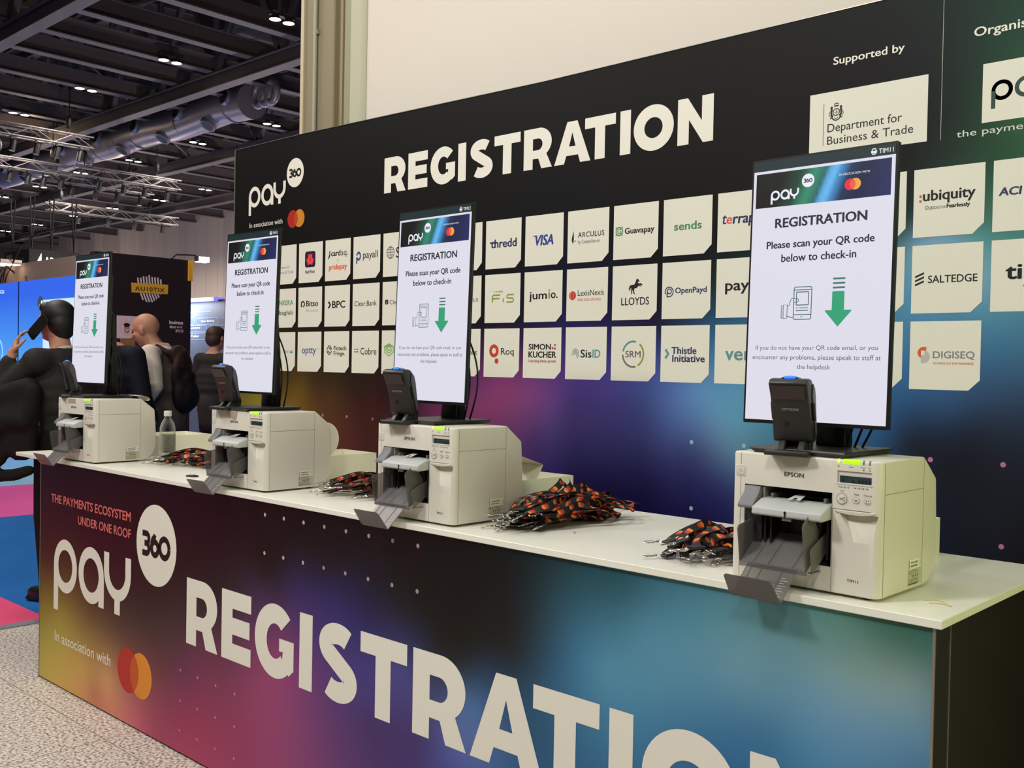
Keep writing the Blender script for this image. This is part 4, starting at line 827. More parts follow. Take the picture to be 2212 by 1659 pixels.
def lanyard(rnd, x, y, ang, z, ln, label, group, zmax, clip_out=.02, tilt=0):
    t = thing('lanyard', label, 'lanyard', (x, y, ZT), ang, group)
    # loop folded flat: out along +y and back, wandering, with bends and curls
    n = 46; P = []; Nn = []; w1, w2, ph = rnd.uniform(.012, .030), rnd.uniform(.010, .022), rnd.uniform(0, 6.3); tw = rnd.uniform(.5, 1.25); th0 = rnd.uniform(-.7, .7)
    for i in range(n):
        s = i / (n - 1); q = 1 - abs(2 * s - 1); side = -1 if s < .5 else 1
        yy = ln * q + .02 * math.sin(9 * s + ph); xx = side * (.006 + .020 * math.sin(PI * q)) + w1 * math.sin(2.6 * PI * s + ph) * (.25 + q) + w2 * math.sin(7 * PI * s + ph * 2) * .6
        hh = z * (.55 + .45 * math.sin(PI * min(1, q * 1.1 + .1))) + .010 * math.sin(5 * PI * s + ph) * (.3 + q) + .006
        P.append(Vector((xx, yy, max(.0065, min(zmax, hh)))))
        a = th0 + tw * math.sin(3 * PI * s + ph); up = Vector((math.sin(a), .15 * math.sin(8 * s), abs(math.cos(a)) + .15)); Nn.append(up)
    for i in range(n):          # keep the band above the worktop
        a = abs(Nn[i].normalized().x); P[i].z = max(P[i].z, .0016 + .0105 * a)
    ribbon('strap', P, .020, Nn, t, web, rnd.uniform(0, .04))
    cx, cy, cz = (P[0].x + P[-1].x) / 2, min(P[0].y, P[-1].y), max(.006, (P[0].z + P[-1].z) / 2)
    c = MB().box(-.0105, -.030, -.0025, .0105, .004, .0025); o = c.build('end_sleeve', crimp, t, .0008, 1); a0 = rnd.uniform(-.5, .5); o.location = (cx, cy, cz); o.rotation_euler = (rnd.uniform(-.05, .25), 0, a0)
    d = MB()                    # swivel hook: ring, barrel, open hook with a gate
    d.tube([(.010 * math.cos(k), -.034 + .0042 * math.sin(k), 0) for k in [2 * PI * j / 12 for j in range(12)]], .0011, 6, True)
    d.cyl((0, -.038, 0), (0, -.046, 0), .0026, 10)
    d.tube([(0, -.046, 0), (.0035, -.050, 0), (.0058, -.057, 0), (.0058, -.066, 0), (.003, -.0735, 0), (-.0015, -.0745, 0), (-.0050, -.070, 0), (-.0052, -.064, 0)], .0013, 6)
    d.tube([(-.0012, -.047, 0), (-.0050, -.056, .0006), (-.0052, -.065, .0004)], .0009, 6); d.cyl((.0058, -.060, 0), (.0092, -.060, 0), .0013, 6)
    o2 = d.build('swivel_hook', clipm, t, smooth=50); a1 = a0 + rnd.uniform(-.5, .5); o2.location = (cx, cy + .002, max(.0035, cz - .003)); o2.rotation_euler = (rnd.uniform(.02, .12), rnd.uniform(-.5, .5), a1)
    return t
rnd = random.Random(11)
def heap(n, x0, x1, y0, y1, ln, zt, label, group, ang=0, spread=.25):
    for i in range(n):
        s = (i + .5) / n; lx = x0 + (x1 - x0) * ((i * .618 + .1) % 1); ly = y0 + (y1 - y0) * ((i * .414 + .3) % 1)
        lanyard(rnd, lx, ly, ang + rnd.uniform(-spread, spread), .006 + zt * s, ln * rnd.uniform(.82, 1.08), label, group, zt + .02)
heap(18, -1.205, -1.085, .13, .235, .33, .070, 'black lanyard with red and orange dots in the biggest heap on the counter', 'lanyards heaped between the printers marked TIM11 and TIM12', .06, .22)
heap(6, -1.20, -1.13, .30, .36, .25, .095, 'black lanyard with red and orange dots in the biggest heap on the counter', 'lanyards heaped between the printers marked TIM11 and TIM12', .0, .5)
heap(11, -.665, -.505, .125, .205, .26, .052, 'black lanyard with red and orange dots heaped against the printer marked TIM11', 'lanyards heaped against the printer marked TIM11', .02, .22)
heap(11, -2.075, -1.80, .20, .27, .24, .050, 'black lanyard with red and orange dots heaped behind the TIM12 printer tray', 'lanyards heaped beside the printer marked TIM12', -.55, .35)
heap(10, -3.26, -3.0, .235, .33, .24, .040, 'black lanyard with red and orange dots heaped beside the clear water bottle', 'lanyards heaped by the water bottle', -.9, .5)

# ------------------------------------------------------------------ water bottle, small black clip, strap scrap
def glassy(name, col, tr, rough=.05, fac=.25):
    m = bpy.data.materials.new(name); m.use_nodes = True; nt = m.node_tree; b = nt.nodes['Principled BSDF']
    b.inputs['Base Color'].default_value = (*lin(col), 1); b.inputs['Roughness'].default_value = rough
    t = nt.nodes.new('ShaderNodeBsdfTransparent'); t.inputs[0].default_value = (*tr, 1); mx = nt.nodes.new('ShaderNodeMixShader'); lw_ = nt.nodes.new('ShaderNodeLayerWeight'); lw_.inputs[0].default_value = fac
    nt.links.new(lw_.outputs['Facing'], mx.inputs[0]); nt.links.new(t.outputs[0], mx.inputs[1]); nt.links.new(b.outputs[0], mx.inputs[2]); nt.links.new(mx.outputs[0], nt.nodes['Material Output'].inputs[0]); return m
bt = thing('water_bottle', 'clear plastic water bottle with a white cap and printed label', 'bottle', (-3.320, .318, ZT))
MB().lathe([(.022, 0), (.0315, .002), (.0325, .010), (.0325, .030), (.0312, .034), (.0325, .038), (.0325, .118), (.0312, .124), (.0322, .130), (.031, .145), (.026, .162), (.017, .178), (.0125, .186), (.0125, .196)]).build('body', glassy('bottle_plastic', (200, 204, 196), (.93, .95, .93), .06, .35), bt, smooth=40)
MB().lathe([(.0331, .040), (.0331, .116), (.0326, .116), (.0326, .040)][::1]).build('label', glassy('bottle_label', (206, 204, 190), (.72, .72, .68), .5, .62), bt, smooth=40)
b = MB(); r2 = random.Random(5); li_ = M('label_ink', (120, 118, 108), .6)
for j in range(13):
    a = -1.9
    while a < 1.5:
        w_ = r2.uniform(.08, .3); z = .112 - .0052 * j; q = [(.0334 * math.cos(c + .0), .0334 * math.sin(c), zz) for zz in (z, z + .0019) for c in (a - .3, a - .3 + w_)]
        b.add(q, [(0, 1, 3, 2)]); a += w_ + r2.uniform(.03, .1)
b.build('label_print', li_, bt)
MB().lathe([(.0155, .192), (.0158, .194), (.0158, .2125), (.0145, .2145), (.001, .2145)]).build('cap', M('cap_white', (216, 214, 206), .45), bt, smooth=35)
ck = thing('cable_clip', 'small black plastic clip lying alone at the counter front by the tray marked TIM13', 'clip', (-2.745, .112, ZT), .3)
MB().box(-.022, -.011, 0, .022, .011, .006).build('body', crimp, ck, .002, 2); MB().tube([(.010 * math.cos(k) + .006, .007 * math.sin(k), .0065) for k in [2 * PI * j / 14 for j in range(14)]], .0012, 6, True).build('ring', crimp, ck)
rb = thing('rubber_band', 'pale rubber band lying on the bare end of the counter', 'rubber band', (-.078, .15, ZT))
p_ = onz(1995, 1298, ZT); rb.location = (p_.x, p_.y, ZT)
MB().tube([(.055 * s, .016 * math.sin(4.5 * s) + .004, .0012) for s in [i / 14 for i in range(15)]] + [(.05 - .05 * s, -.010 + .006 * math.sin(5 * s), .0012) for s in [i / 10 for i in range(1, 8)]], .0010, 6).build('loop', M('band_tan', (208, 190, 132), .6), rb)
b = MB(); p_ = onz(1236, 1150, ZT)
for dx, dy, a in ((0, 0, .4), (.010, -.012, 1.2)): b.tube([(dx + .012 * s, dy + .006 * math.sin(3 * s + a), .0009) for s in [i / 6 for i in range(7)]], .0007, 5)
o = b.build('thread_scrap', M('thread_grey', (150, 148, 136), .7)); o.location = (p_.x, p_.y, ZT); tag(o, 'tiny grey thread scraps on the counter in front of the biggest lanyard heap', 'scrap')
# ------------------------------------------------------------------ people
def cap_(b, p0, r0, p1, r1, n=16):     # tapered limb with round ends
    b.ell(p0, (r0,) * 3, 8); b.ell(p1, (r1,) * 3, 8); p0, p1 = Vector(p0), Vector(p1); b.tube([p0, p1], r0, n, False, r1)
def fuse(name, mb, vox, mats, parent, sm=3, paint=None):
    o = link_mesh(name, mb.mesh(name, mats[0], weld=False)); md = o.modifiers.new('r', 'REMESH'); md.mode = 'VOXEL'; md.voxel_size = vox
    s = o.modifiers.new('s', 'SMOOTH'); s.factor = .5; s.iterations = sm
    bpy.context.view_layer.update(); me = bpy.data.meshes.new_from_object(o.evaluated_get(bpy.context.evaluated_depsgraph_get())); bpy.data.objects.remove(o)
    me.materials.clear()
    for m in mats: me.materials.append(m)
    if paint:
        for p in me.polygons: p.material_index = paint(p.center)
    me.shade_smooth(); return link_mesh(name, me, parent)
skin = M('skin', (206, 150, 122), .5, 0, .3, .9, var=(30, .06)); hairm = M('hair_black', (20, 17, 16), .55); hairb = M('hair_brown', (62, 44, 32), .6); eyem = M('eye_dark', (26, 20, 18), .2); lipm = M('lip', (150, 88, 80), .5)
shoe = M('shoe_black', (18, 18, 18), .35)
def rotY(v, a): return Vector((v.x, v.y * math.cos(a) - v.z * math.sin(a), v.y * math.sin(a) + v.z * math.cos(a)))
def head_(b, c, nod=0, s=1.0):         # face toward +y; nod > 0 looks down
    c = Vector(c); Rm = Matrix.Rotation(-nod, 3, 'X'); q = lambda x, y, z: c + Rm @ (Vector((x, y, z)) * s)
    b.ell(q(0, -.010, .030), (.077 * s, .098 * s, .092 * s), 14, Rm); b.ell(q(0, .020, -.030), (.066 * s, .078 * s, .082 * s), 12, Rm); b.ell(q(0, .045, -.082), (.040 * s, .040 * s, .034 * s), 10, Rm)
    b.ell(q(0, .060, -.020), (.050 * s, .035 * s, .05 * s), 10, Rm); b.ell(q(0, .078, .026), (.052 * s, .020 * s, .014 * s), 8, Rm)
    cap_(b, q(0, .088, .012), .010 * s, q(0, .113, -.024), .0125 * s); b.ell(q(0, .092, -.057), (.024 * s, .011 * s, .009 * s), 8, Rm); b.ell(q(0, .078, -.090), (.022 * s, .018 * s, .016 * s), 8, Rm)
    for k in (-1, 1): b.ell(q(k * .080, -.004, -.006), (.010 * s, .021 * s, .034 * s), 8, Rm @ Matrix.Rotation(k * .25, 3, 'Z')); b.ell(q(k * .042, .068, -.018), (.02 * s, .018 * s, .018 * s), 8, Rm)
    return q
def hand_(b, wrist, palm_dir, back_dir, curl=.6, flip=1, r=.0088, spread=.02):
    w_ = Vector(wrist); d = Vector(palm_dir).normalized(); bk_ = Vector(back_dir); bk_ = (bk_ - d * bk_.dot(d)).normalized(); s = d.cross(bk_) * flip
    b.tube([w_ - d * .01, w_ + d * .03], .026, 14, False, .030); c = w_ + d * .055
    Rm = Matrix((s, d, bk_)).transposed(); b.ell(c, (.041, .050, .017), 10, Rm)
    for k, ln in enumerate((.072, .080, .075, .058)):
        o = (k - 1.5) * .0205; p = c + d * .040 + s * o; dd = (d + s * (o * 1.5)).normalized(); ang = 0; rr = r * (.98 if k < 3 else .86)
        for seg, f_ in enumerate((.45, .32, .26)):
            ang += curl * (.55 if seg == 0 else .75); q = p + (dd * math.cos(ang) - bk_ * math.sin(ang)) * (ln * f_); cap_(b, p, rr, q, rr * .92, 10); p = q; rr *= .93
    p = w_ + d * .025 - s * .030; q = p - s * .028 + d * .022 - bk_ * .012; cap_(b, p, .013, q, .0115, 10); q2 = q + d * .028 - s * .006 - bk_ * .014; cap_(b, q, .0112, q2, .010, 10); cap_(b, q2, .010, q2 + d * .020 - bk_ * .010, .0088, 10)
def eyes_(t, q, s=1.0):
    for k in (-1, 1): MB().ell(q(k * .031, .0865, .006), (.0115 * s, .006 * s, .006 * s), 8).build('eye', eyem, t, smooth=60)
def legs_(b, hip, feet, rt=.085, rk=.058, ra=.045, extra=0):
    for (hx, hy, hz), (fx, fy) in zip(hip, feet):
        k = (hx * .5 + fx * .5, (hy + fy) / 2 + .03, .50); cap_(b, (hx, hy, hz), rt + extra, k, rk + extra); cap_(b, k, rk + extra, (fx, fy, .09), ra + extra)
def shoes_(t, feet):
    for fx, fy in feet: b = MB(); b.ell((fx, fy + .05, .045), (.046, .135, .045), 10); b.box(fx - .042, fy - .075, .0005, fx + .042, fy + .17, .022); fuse('shoe', b, .009, [shoe], t, 2)
def torso_(b, hip_c, neck, sh, w=.165, dp=.105, ext=0):
    h, n = Vector(hip_c), Vector(neck)
    for k in range(9):
        s = k / 8; c = h.lerp(n, s * .93); wd = (w * (.98 if s < .2 else .90 if s < .45 else 1.05 if s < .85 else .86)) + ext; b.ell(c, (wd, dp * (1.02 if s < .3 else .96 if s < .5 else 1.12 if s < .85 else .8) + ext, .085 + ext * .6), 10)
    L, R_ = Vector(sh[0]), Vector(sh[1]); cap_(b, L, .060 + ext, n - Vector((0, 0, .035)), .055 + ext); cap_(b, R_, .060 + ext, n - Vector((0, 0, .035)), .055 + ext)
def person(label, pos, yaw, height_scale=1.0):
    t = thing('person', label, 'person', (pos.x, pos.y, 0), yaw); t.scale = (height_scale,) * 3; return t

# --- man on the phone, charcoal suit
suit = M('suit_charcoal', (52, 51, 49), .8, 0, .2, .8, bump=(300, .3)); trs = M('trousers_black', (22, 22, 22), .8, 0, .2); shirt = M('shirt_white', (206, 198, 188), .7, 0, .2)
def place(u, v, dep): p = at(u, v, dep); return p
pc = place(120, 694, 5.86)
t = person('person in a charcoal suit holding a phone to the ear, by the screen titled TIM14', Vector((pc.x, pc.y, 0)), math.radians(113))
hc = (0, 0, pc.z); hz = pc.z
fe = [(-.10, -.10), (.10, -.02)]; hip = [(-.09, -.08, .92), (.09, -.08, .92)]; shL = (-.185, -.045, hz - .235); shR = (.185, -.075, hz - .245); elL = (-.27, .22, hz - .475); wrL = (-.215, .100, hz - .205); elR = (.27, -.06, hz - .52); wrR = (.26, .10, hz - .75)
b = MB(); q = head_(b, hc, .05); cap_(b, (0, -.015, hz - .06), .056, (0, -.055, hz - .20), .062); torso_(b, (0, -.09, .94), (0, -.06, hz - .185), (shL, shR), .15, .095)
for s_, e_, w_ in ((shL, elL, wrL), (shR, elR, wrR)): cap_(b, s_, .050, e_, .038); cap_(b, e_, .037, w_, .026)
legs_(b, hip, fe)
hand_(b, wrL, (.30, -.05, .95), (-.75, .60, .0), .50, -1); hand_(b, wrR, (0, .2, -1), (.9, 0, 0), .5, 1)
body = fuse('body', b, .0068, [skin], t, 2)
b = MB(); torso_(b, (0, -.09, .86), (0, -.065, hz - .20), (shL, shR), .165, .105, .018); cap_(b, (0, -.09, .80), .15, (0, -.09, .95), .16)
for s_, e_, w_ in ((shL, elL, wrL), (shR, elR, wrR)):
    w2 = Vector(e_).lerp(Vector(w_), .86); cap_(b, s_, .066, e_, .058); cap_(b, e_, .056, w2, .044)
fuse('jacket', b, .011, [suit], t, 3)
b = MB(); legs_(b, hip, fe, .092, .072, .062, .01); b.ell((0, -.08, .93), (.17, .12, .13), 10); fuse('trousers', b, .013, [trs], t, 3); shoes_(t, fe)
b = MB(); b.tube([(.068 * math.sin(a), -.052 + .066 * math.cos(a) * -1, hz - .150 - .018 * (1 - math.cos(a))) for a in [2 * PI * k / 22 for k in range(22)]], .0115, 8, True); fuse('shirt_collar', b, .006, [shirt], t, 2)
b = MB(); b.ell((0, -.022, hz + .040), (.0855, .103, .088), 14); b.ell((0, -.050, hz - .012), (.0815, .078, .085), 12); b.ell((0, -.060, hz - .060), (.060, .052, .05), 10); b.ell((0, .045, hz + .080), (.066, .050, .036), 10)
for k in (-1, 1): b.box(k * .076 - .006, .012, hz - .020, k * .076 + .006, .030, hz + .03)
fuse('hair', b, .008, [hairm], t, 2); eyes_(t, q)
b = MB(); b.tube([(-.11, .06, hz - .40), (-.105, .045, hz - .30), (-.10, -.04, hz - .172), (-.10, -.15, hz - .26), (-.10, -.19, hz - .40)], .016, 10); fuse('shoulder_strap', b, .008, [M('strap_dark', (34, 30, 28), .6)], t, 1)
ph = thing('mobile_phone', 'black mobile phone held to the ear of the person in charcoal', 'phone', t.matrix_world.translation, 0)
bpy.context.view_layer.update(); mw = t.matrix_world
pa, pb = mw @ Vector((-.103, -.035, hz + .018)), mw @ Vector((-.120, .068, hz - .092)); ph.location = (0, 0, 0)
d_ = (pb - pa).normalized(); side = mw.to_3x3() @ Vector((-1, .25, 0)); side = (side - d_ * side.dot(d_)).normalized(); wd_ = d_.cross(side)
o = MB().prism(rrect(-.037, -.076, .037, .076, .008), lambda p: (pa + pb) / 2 + wd_ * p[0] - d_ * p[1] - side * .005, lambda p: (pa + pb) / 2 + wd_ * p[0] - d_ * p[1] + side * .006).build('case', M('phone_black', (14, 14, 14), .35), ph, .0015, 2)
# dark coat carried over the raised arm
ct = thing('coat', 'dark folded coat hanging over the forearm of the person on the phone', 'coat', (0, 0, 0)); cm = M('coat_dark', (30, 27, 25), .85, 0, .2, 1, bump=(60, .4))
b = MB(); C_ = lambda u, v, d=5.62: at(u, v, d); rc = random.Random(8)
for k in range(9): u = -34 + 13 * k; v0, v1 = 872 - 4 * k + rc.uniform(-8, 8), 985 + rc.uniform(-14, 16) - 2 * k; cap_(b, C_(u, v0, 5.60 + .03 * (k % 2)), .052, C_(u - 8 + rc.uniform(-4, 4), (v0 + v1) / 2, 5.60 - .04 * (k % 2)), .058); cap_(b, C_(u - 8, (v0 + v1) / 2, 5.60), .056, C_(u - 6 + rc.uniform(-5, 5), v1, 5.60), .046)
cap_(b, C_(-30, 868), .07, C_(62, 838), .062); cap_(b, C_(-30, 1030), .034, C_(30, 1026), .036); cap_(b, C_(30, 1026), .036, C_(64, 1016), .030); cap_(b, C_(-34, 985), .05, C_(-30, 1030), .035)
fuse('cloth', b, .014, [cm], ct, 3); MB().ell(C_(40, 787, 5.53), (.012, .012, .004), 8).build('button', M('button_brown', (70, 60, 52), .4), ct)

# --- bald man, grey waistcoat and white shirt, rucksack
vest = M('waistcoat_grey', (98, 88, 78), .85, 0, .2, .85, bump=(400, .25)); wsh = M('shirt_pale', (222, 210, 196), .7, 0, .2, .95); gtr = M('trousers_grey', (74, 70, 72), .85, 0, .2)
pc = place(343, 714, 7.35)
t = person('bald person with a goatee in a grey waistcoat and white shirt, head bent', Vector((pc.x, pc.y, 0)), math.radians(128)); hz = pc.z
hc = (0, .10, hz); shL = (-.19, -.020, hz - .175); shR = (.19, .0, hz - .185); elL = (-.265, -.095, hz - .400); wrL = (-.235, .015, hz - .565); elR = (.26, .05, hz - .44); wrR = (.20, .22, hz - .58)
fe = [(-.10, -.06), (.10, .04)]; hip = [(-.09, -.05, 1.0), (.09, -.05, 1.0)]
b = MB(); q = head_(b, hc, .30); cap_(b, (0, .07, hz - .055), .058, (0, .0, hz - .16), .066); torso_(b, (0, -.05, .99), (0, -.02, hz - .14), (shL, shR), .155, .10)
for s_, e_, w_ in ((shL, elL, wrL), (shR, elR, wrR)): cap_(b, s_, .052, e_, .040); cap_(b, e_, .038, w_, .027)
legs_(b, hip, fe); hand_(b, wrL, (.10, .30, -.95), (-1, .1, 0), .45, -1); hand_(b, wrR, (-.3, .8, -.3), (.5, 0, .8), .6, 1)
body = fuse('body', b, .0075, [skin], t, 2); eyes_(t, q)
b = MB(); qn = lambda x, y, z: q(x, y, z)
b.ell(qn(0, .074, -.092), (.030, .024, .026), 8); b.ell(qn(0, .094, -.048), (.024, .010, .006), 8); b.ell(qn(-.026, .084, -.070), (.008, .012, .022), 8); b.ell(qn(.026, .084, -.070), (.008, .012, .022), 8); fuse('goatee', b, .006, [M('beard_brown', (58, 40, 32), .8)], t, 1)
b = MB(); torso_(b, (0, -.05, .98), (0, -.02, hz - .15), (shL, shR), .165, .108, .008)
for s_, e_, w_ in ((shL, elL, wrL), (shR, elR, wrR)):
    e_, w_ = Vector(e_), Vector(w_); w2 = e_.lerp(w_, .9); cap_(b, s_, .072, Vector(s_).lerp(e_, .5), .074); cap_(b, Vector(s_).lerp(e_, .45), .074, e_, .060); cap_(b, e_, .062, w2, .042)
    for k in range(4): m_ = Vector(s_).lerp(e_, .35 + .2 * k); b.ell(m_ + Vector((-.012 if k % 2 else .01, .012, 0)), (.070, .070, .022), 8)
b.tube([(.070 * math.sin(a), .004 - .070 * math.cos(a), hz - .128 - .026 * (1 + math.cos(a + PI)) / 2) for a in [2 * PI * k / 22 for k in range(22)]], .016, 8, True)
fuse('shirt', b, .010, [wsh], t, 2)
b = MB(); torso_(b, (0, -.05, .98), (0, -.02, hz - .175), ((-.125, -.02, hz - .20), (.125, 0, hz - .20)), .172, .118, .016); cap_(b, (0, -.04, .97), .155, (0, -.04, 1.03), .165)
fuse('waistcoat', b, .011, [vest], t, 3)
b = MB(); legs_(b, hip, fe, .098, .078, .066, .012); b.ell((0, -.05, 1.0), (.178, .135, .13), 10); fuse('trousers', b, .013, [gtr], t, 3); shoes_(t, fe)
b = MB(); b.tube([(-.115, .085, hz - .50), (-.12, .085, hz - .34), (-.115, .055, hz - .20), (-.11, -.04, hz - .118), (-.11, -.13, hz - .17)], .024, 10); b.tube([(.115, .085, hz - .50), (.12, .085, hz - .34), (.115, .055, hz - .20), (.11, -.04, hz - .118), (.11, -.13, hz - .17)], .024, 10)
b.ell((0, -.185, hz - .33), (.150, .055, .20), 12); b.ell((0, -.205, hz - .46), (.155, .075, .15), 12); b.ell((0, -.15, hz - .18), (.12, .045, .08), 10); b.ell((0, -.262, hz - .47), (.115, .035, .10), 10); b.ell((0, -.245, hz - .34), (.09, .03, .05), 8)
bk = fuse('rucksack', b, .012, [M('rucksack_black', (24, 19, 20), .75, 0, .25), M('rucksack_maroon', (52, 34, 35), .75, 0, .2)], t, 2, lambda c: 1 if c.z > hz - .27 and c.y < .02 else 0)
b = MB(); b.box(-.05, .150, hz - .53, .03, .155, hz - .41); bd_ = b.build('badge', M('badge_white', (206, 196, 190), .5), t); b = MB(); b.tube([(-.045, .112, hz - .20), (-.03, .145, hz - .30), (-.012, .152, hz - .41)], .006, 6); b.build('badge_strap', M('badge_strap', (120, 40, 60), .6), bd_)

# --- man in navy, mostly behind a screen
nav = M('suit_navy', (24, 27, 38), .8, 0, .2)
pc = place(244, 700, 6.95)
t = person('person in a dark navy suit seen from behind the screen titled TIM14', Vector((pc.x, pc.y, 0)), math.radians(40)); hz = pc.z + .01
shL = (-.175, -.02, hz - .20); shR = (.165, -.02, hz - .23); elL = (-.25, -.03, hz - .50); elR = (.235, -.05, hz - .50); wrL = (-.24, .12, hz - .70); wrR = (.24, .12, hz - .68); fe = [(-.1, 0), (.1, 0)]; hip = [(-.09, -.02, .92), (.09, -.02, .92)]
b = MB(); q = head_(b, (-.105, .05, hz), .1); cap_(b, (-.10, .03, hz - .06), .056, (-.04, -.01, hz - .19), .064); torso_(b, (0, -.02, .94), (0, -.02, hz - .175), (shL, shR), .15, .1)
for s_, e_, w_ in ((shL, elL, wrL), (shR, elR, wrR)): cap_(b, s_, .05, e_, .04); cap_(b, e_, .038, w_, .027)
legs_(b, hip, fe); hand_(b, wrL, (.3, .7, -.4), (-1, 0, 0), .5, -1); hand_(b, wrR, (-.3, .7, -.4), (1, 0, 0), .5, 1); fuse('body', b, .0085, [skin], t, 2); eyes_(t, q)
b = MB(); torso_(b, (0, -.02, .84), (0, -.02, hz - .19), (shL, shR), .168, .112, .016); cap_(b, (0, -.02, .80), .15, (0, -.02, .95), .165)
for s_, e_, w_ in ((shL, elL, wrL), (shR, elR, wrR)): cap_(b, s_, .076, e_, .064); cap_(b, e_, .062, Vector(e_).lerp(Vector(w_), .88), .046)
fuse('jacket', b, .012, [nav], t, 3); b = MB(); legs_(b, hip, fe, .094, .074, .064, .01); b.ell((0, -.02, .93), (.17, .12, .13), 10); fuse('trousers', b, .014, [nav], t, 3); shoes_(t, fe)
b = MB(); b.ell((-.105, .022, hz + .042), (.086, .105, .086), 12); b.ell((-.105, -.015, hz - .01), (.082, .075, .085), 12); fuse('hair', b, .009, [hairb], t, 2)

# --- brown-haired person farther off
pc = place(466, 731, 10.4)
t = person('brown-haired person in a dark suit with the back turned, before the far booth', Vector((pc.x, pc.y, 0)), math.radians(12)); hz = pc.z
shL = (-.185, -.03, hz - .22); shR = (.185, -.03, hz - .22); elL = (-.24, -.05, hz - .50); elR = (.25, .0, hz - .48); wrL = (-.16, .10, hz - .66); wrR = (.12, .2, hz - .50)
b = MB(); q = head_(b, (0, .02, hz), .25); cap_(b, (0, .0, hz - .06), .054, (0, -.03, hz - .19), .062); torso_(b, (0, -.02, .94), (0, -.03, hz - .175), (shL, shR), .15, .1)
for s_, e_, w_ in ((shL, elL, wrL), (shR, elR, wrR)): cap_(b, s_, .05, e_, .04); cap_(b, e_, .038, w_, .027)
legs_(b, hip, fe); hand_(b, wrL, (.3, .8, .1), (-1, 0, 0), .6, -1); hand_(b, wrR, (-.4, .8, .2), (1, 0, 0), .6, 1); fuse('body', b, .0095, [skin], t, 2); eyes_(t, q)
b = MB(); torso_(b, (0, -.02, .84), (0, -.03, hz - .19), (shL, shR), .168, .112, .014); cap_(b, (0, -.02, .80), .15, (0, -.02, .95), .165)
for s_, e_, w_ in ((shL, elL, wrL), (shR, elR, wrR)): cap_(b, s_, .074, e_, .062); cap_(b, e_, .06, Vector(e_).lerp(Vector(w_), .88), .045)
fuse('jacket', b, .013, [M('suit_dark', (50, 47, 44), .85, 0, .2)], t, 3); b = MB(); legs_(b, hip, fe, .094, .074, .064, .01); b.ell((0, -.02, .93), (.17, .12, .13), 10); fuse('trousers', b, .014, [trs], t, 3); shoes_(t, fe)
b = MB(); b.ell((0, -.004, hz + .046), (.088, .108, .088), 12); b.ell((0, -.035, hz - .006), (.084, .078, .085), 12); fuse('hair', b, .009, [hairb], t, 2)
# ------------------------------------------------------------------ floors
def struct(o, label): return tag(o, label, None, None, 'structure')
def terrazzo():
    m = bpy.data.materials.new('terrazzo'); m.use_nodes = True; nt = m.node_tree; b = nt.nodes['Principled BSDF']; N = nt.nodes.new; Lk = nt.links.new
    tc = N('ShaderNodeTexCoord'); v1 = N('ShaderNodeTexNoise'); v1.inputs['Scale'].default_value = 85; v1.inputs['Detail'].default_value = 3; Lk(tc.outputs['Object'], v1.inputs['Vector'])
    cr = N('ShaderNodeValToRGB'); cr.color_ramp.elements[0].position = .36; cr.color_ramp.elements[0].color = (*lin((104, 96, 90)), 1); cr.color_ramp.elements[1].position = .58; cr.color_ramp.elements[1].color = (*lin((226, 214, 200)), 1)
    e = cr.color_ramp.elements.new(.46); e.color = (*lin((184, 174, 164)), 1); Lk(v1.outputs['Fac'], cr.inputs['Fac'])
    sx = N('ShaderNodeSeparateXYZ'); Lk(tc.outputs['Object'], sx.inputs[0]); lines = None
    for ax, off, per in ((0, 4.75, .9), (1, .115, .9)):
        a = N('ShaderNodeMath'); a.operation = 'ADD'; a.inputs[1].default_value = off + 900; Lk(sx.outputs[ax], a.inputs[0])
        md = N('ShaderNodeMath'); md.operation = 'MODULO'; md.inputs[1].default_value = per; Lk(a.outputs[0], md.inputs[0])
        lt = N('ShaderNodeMath'); lt.operation = 'LESS_THAN'; lt.inputs[1].default_value = .004; Lk(md.outputs[0], lt.inputs[0])
        if lines is None: lines = lt.outputs[0]
        else:
            mxx = N('ShaderNodeMath'); mxx.operation = 'MAXIMUM'; Lk(lines, mxx.inputs[0]); Lk(lt.outputs[0], mxx.inputs[1]); lines = mxx.outputs[0]
    mx = N('ShaderNodeMix'); mx.data_type = 'RGBA'; Lk(lines, mx.inputs['Factor']); Lk(cr.outputs[0], mx.inputs['A']); mx.inputs['B'].default_value = (*lin((128, 118, 106)), 1); Lk(mx.outputs['Result'], b.inputs['Base Color'])
    b.inputs['Roughness'].default_value = .5; b.inputs['Specular IOR Level'].default_value = .35; return m
struct(MB().box(-4.76, -8, -.05, 7, 1.7, 0).build('floor', terrazzo()), 'speckled stone floor tiles of the concourse')
struct(MB().box(-100, -22, -.08, -4.84, 29, -.010).build('floor', M('hall_floor_blue', (30, 92, 160), .95, 0, .1, .9, var=(1.5, .12))), 'blue carpeted floor of the exhibition hall')
struct(MB().box(-4.84, -12, -.06, -4.76, 1.2, .004).build('trim_1', M('threshold_metal', (150, 146, 138), .35, .7), None, .003, 1), 'metal threshold strip between carpet and stone floor')
def carpet(x0, y0, x1, y1, c, label, dz=0):
    o = MB().box(x0, y0, -.0098, x1, y1, -.0035 + dz).build('carpet', M('carpet_%d_%d_%d' % c, c, .95, 0, .1, 1.0, bump=(150, .4), var=(2.2, .14))); tag(o, label, 'carpet', 'hall carpets')
carpet(-8.59, .456, -4.84, 14, (38, 104, 176), 'blue carpet nearest the stone floor')
carpet(-8.59, -12, -4.84, .455, (226, 84, 124), 'rose-red carpet strip against the metal threshold', .0002)
carpet(-10.82, -12, -8.595, 14, (214, 92, 160), 'pink carpet band beyond the blue one', .0001)
carpet(-14.1, -12, -10.825, 14, (150, 196, 224), 'pale blue carpet band beyond the pink one', .0003)
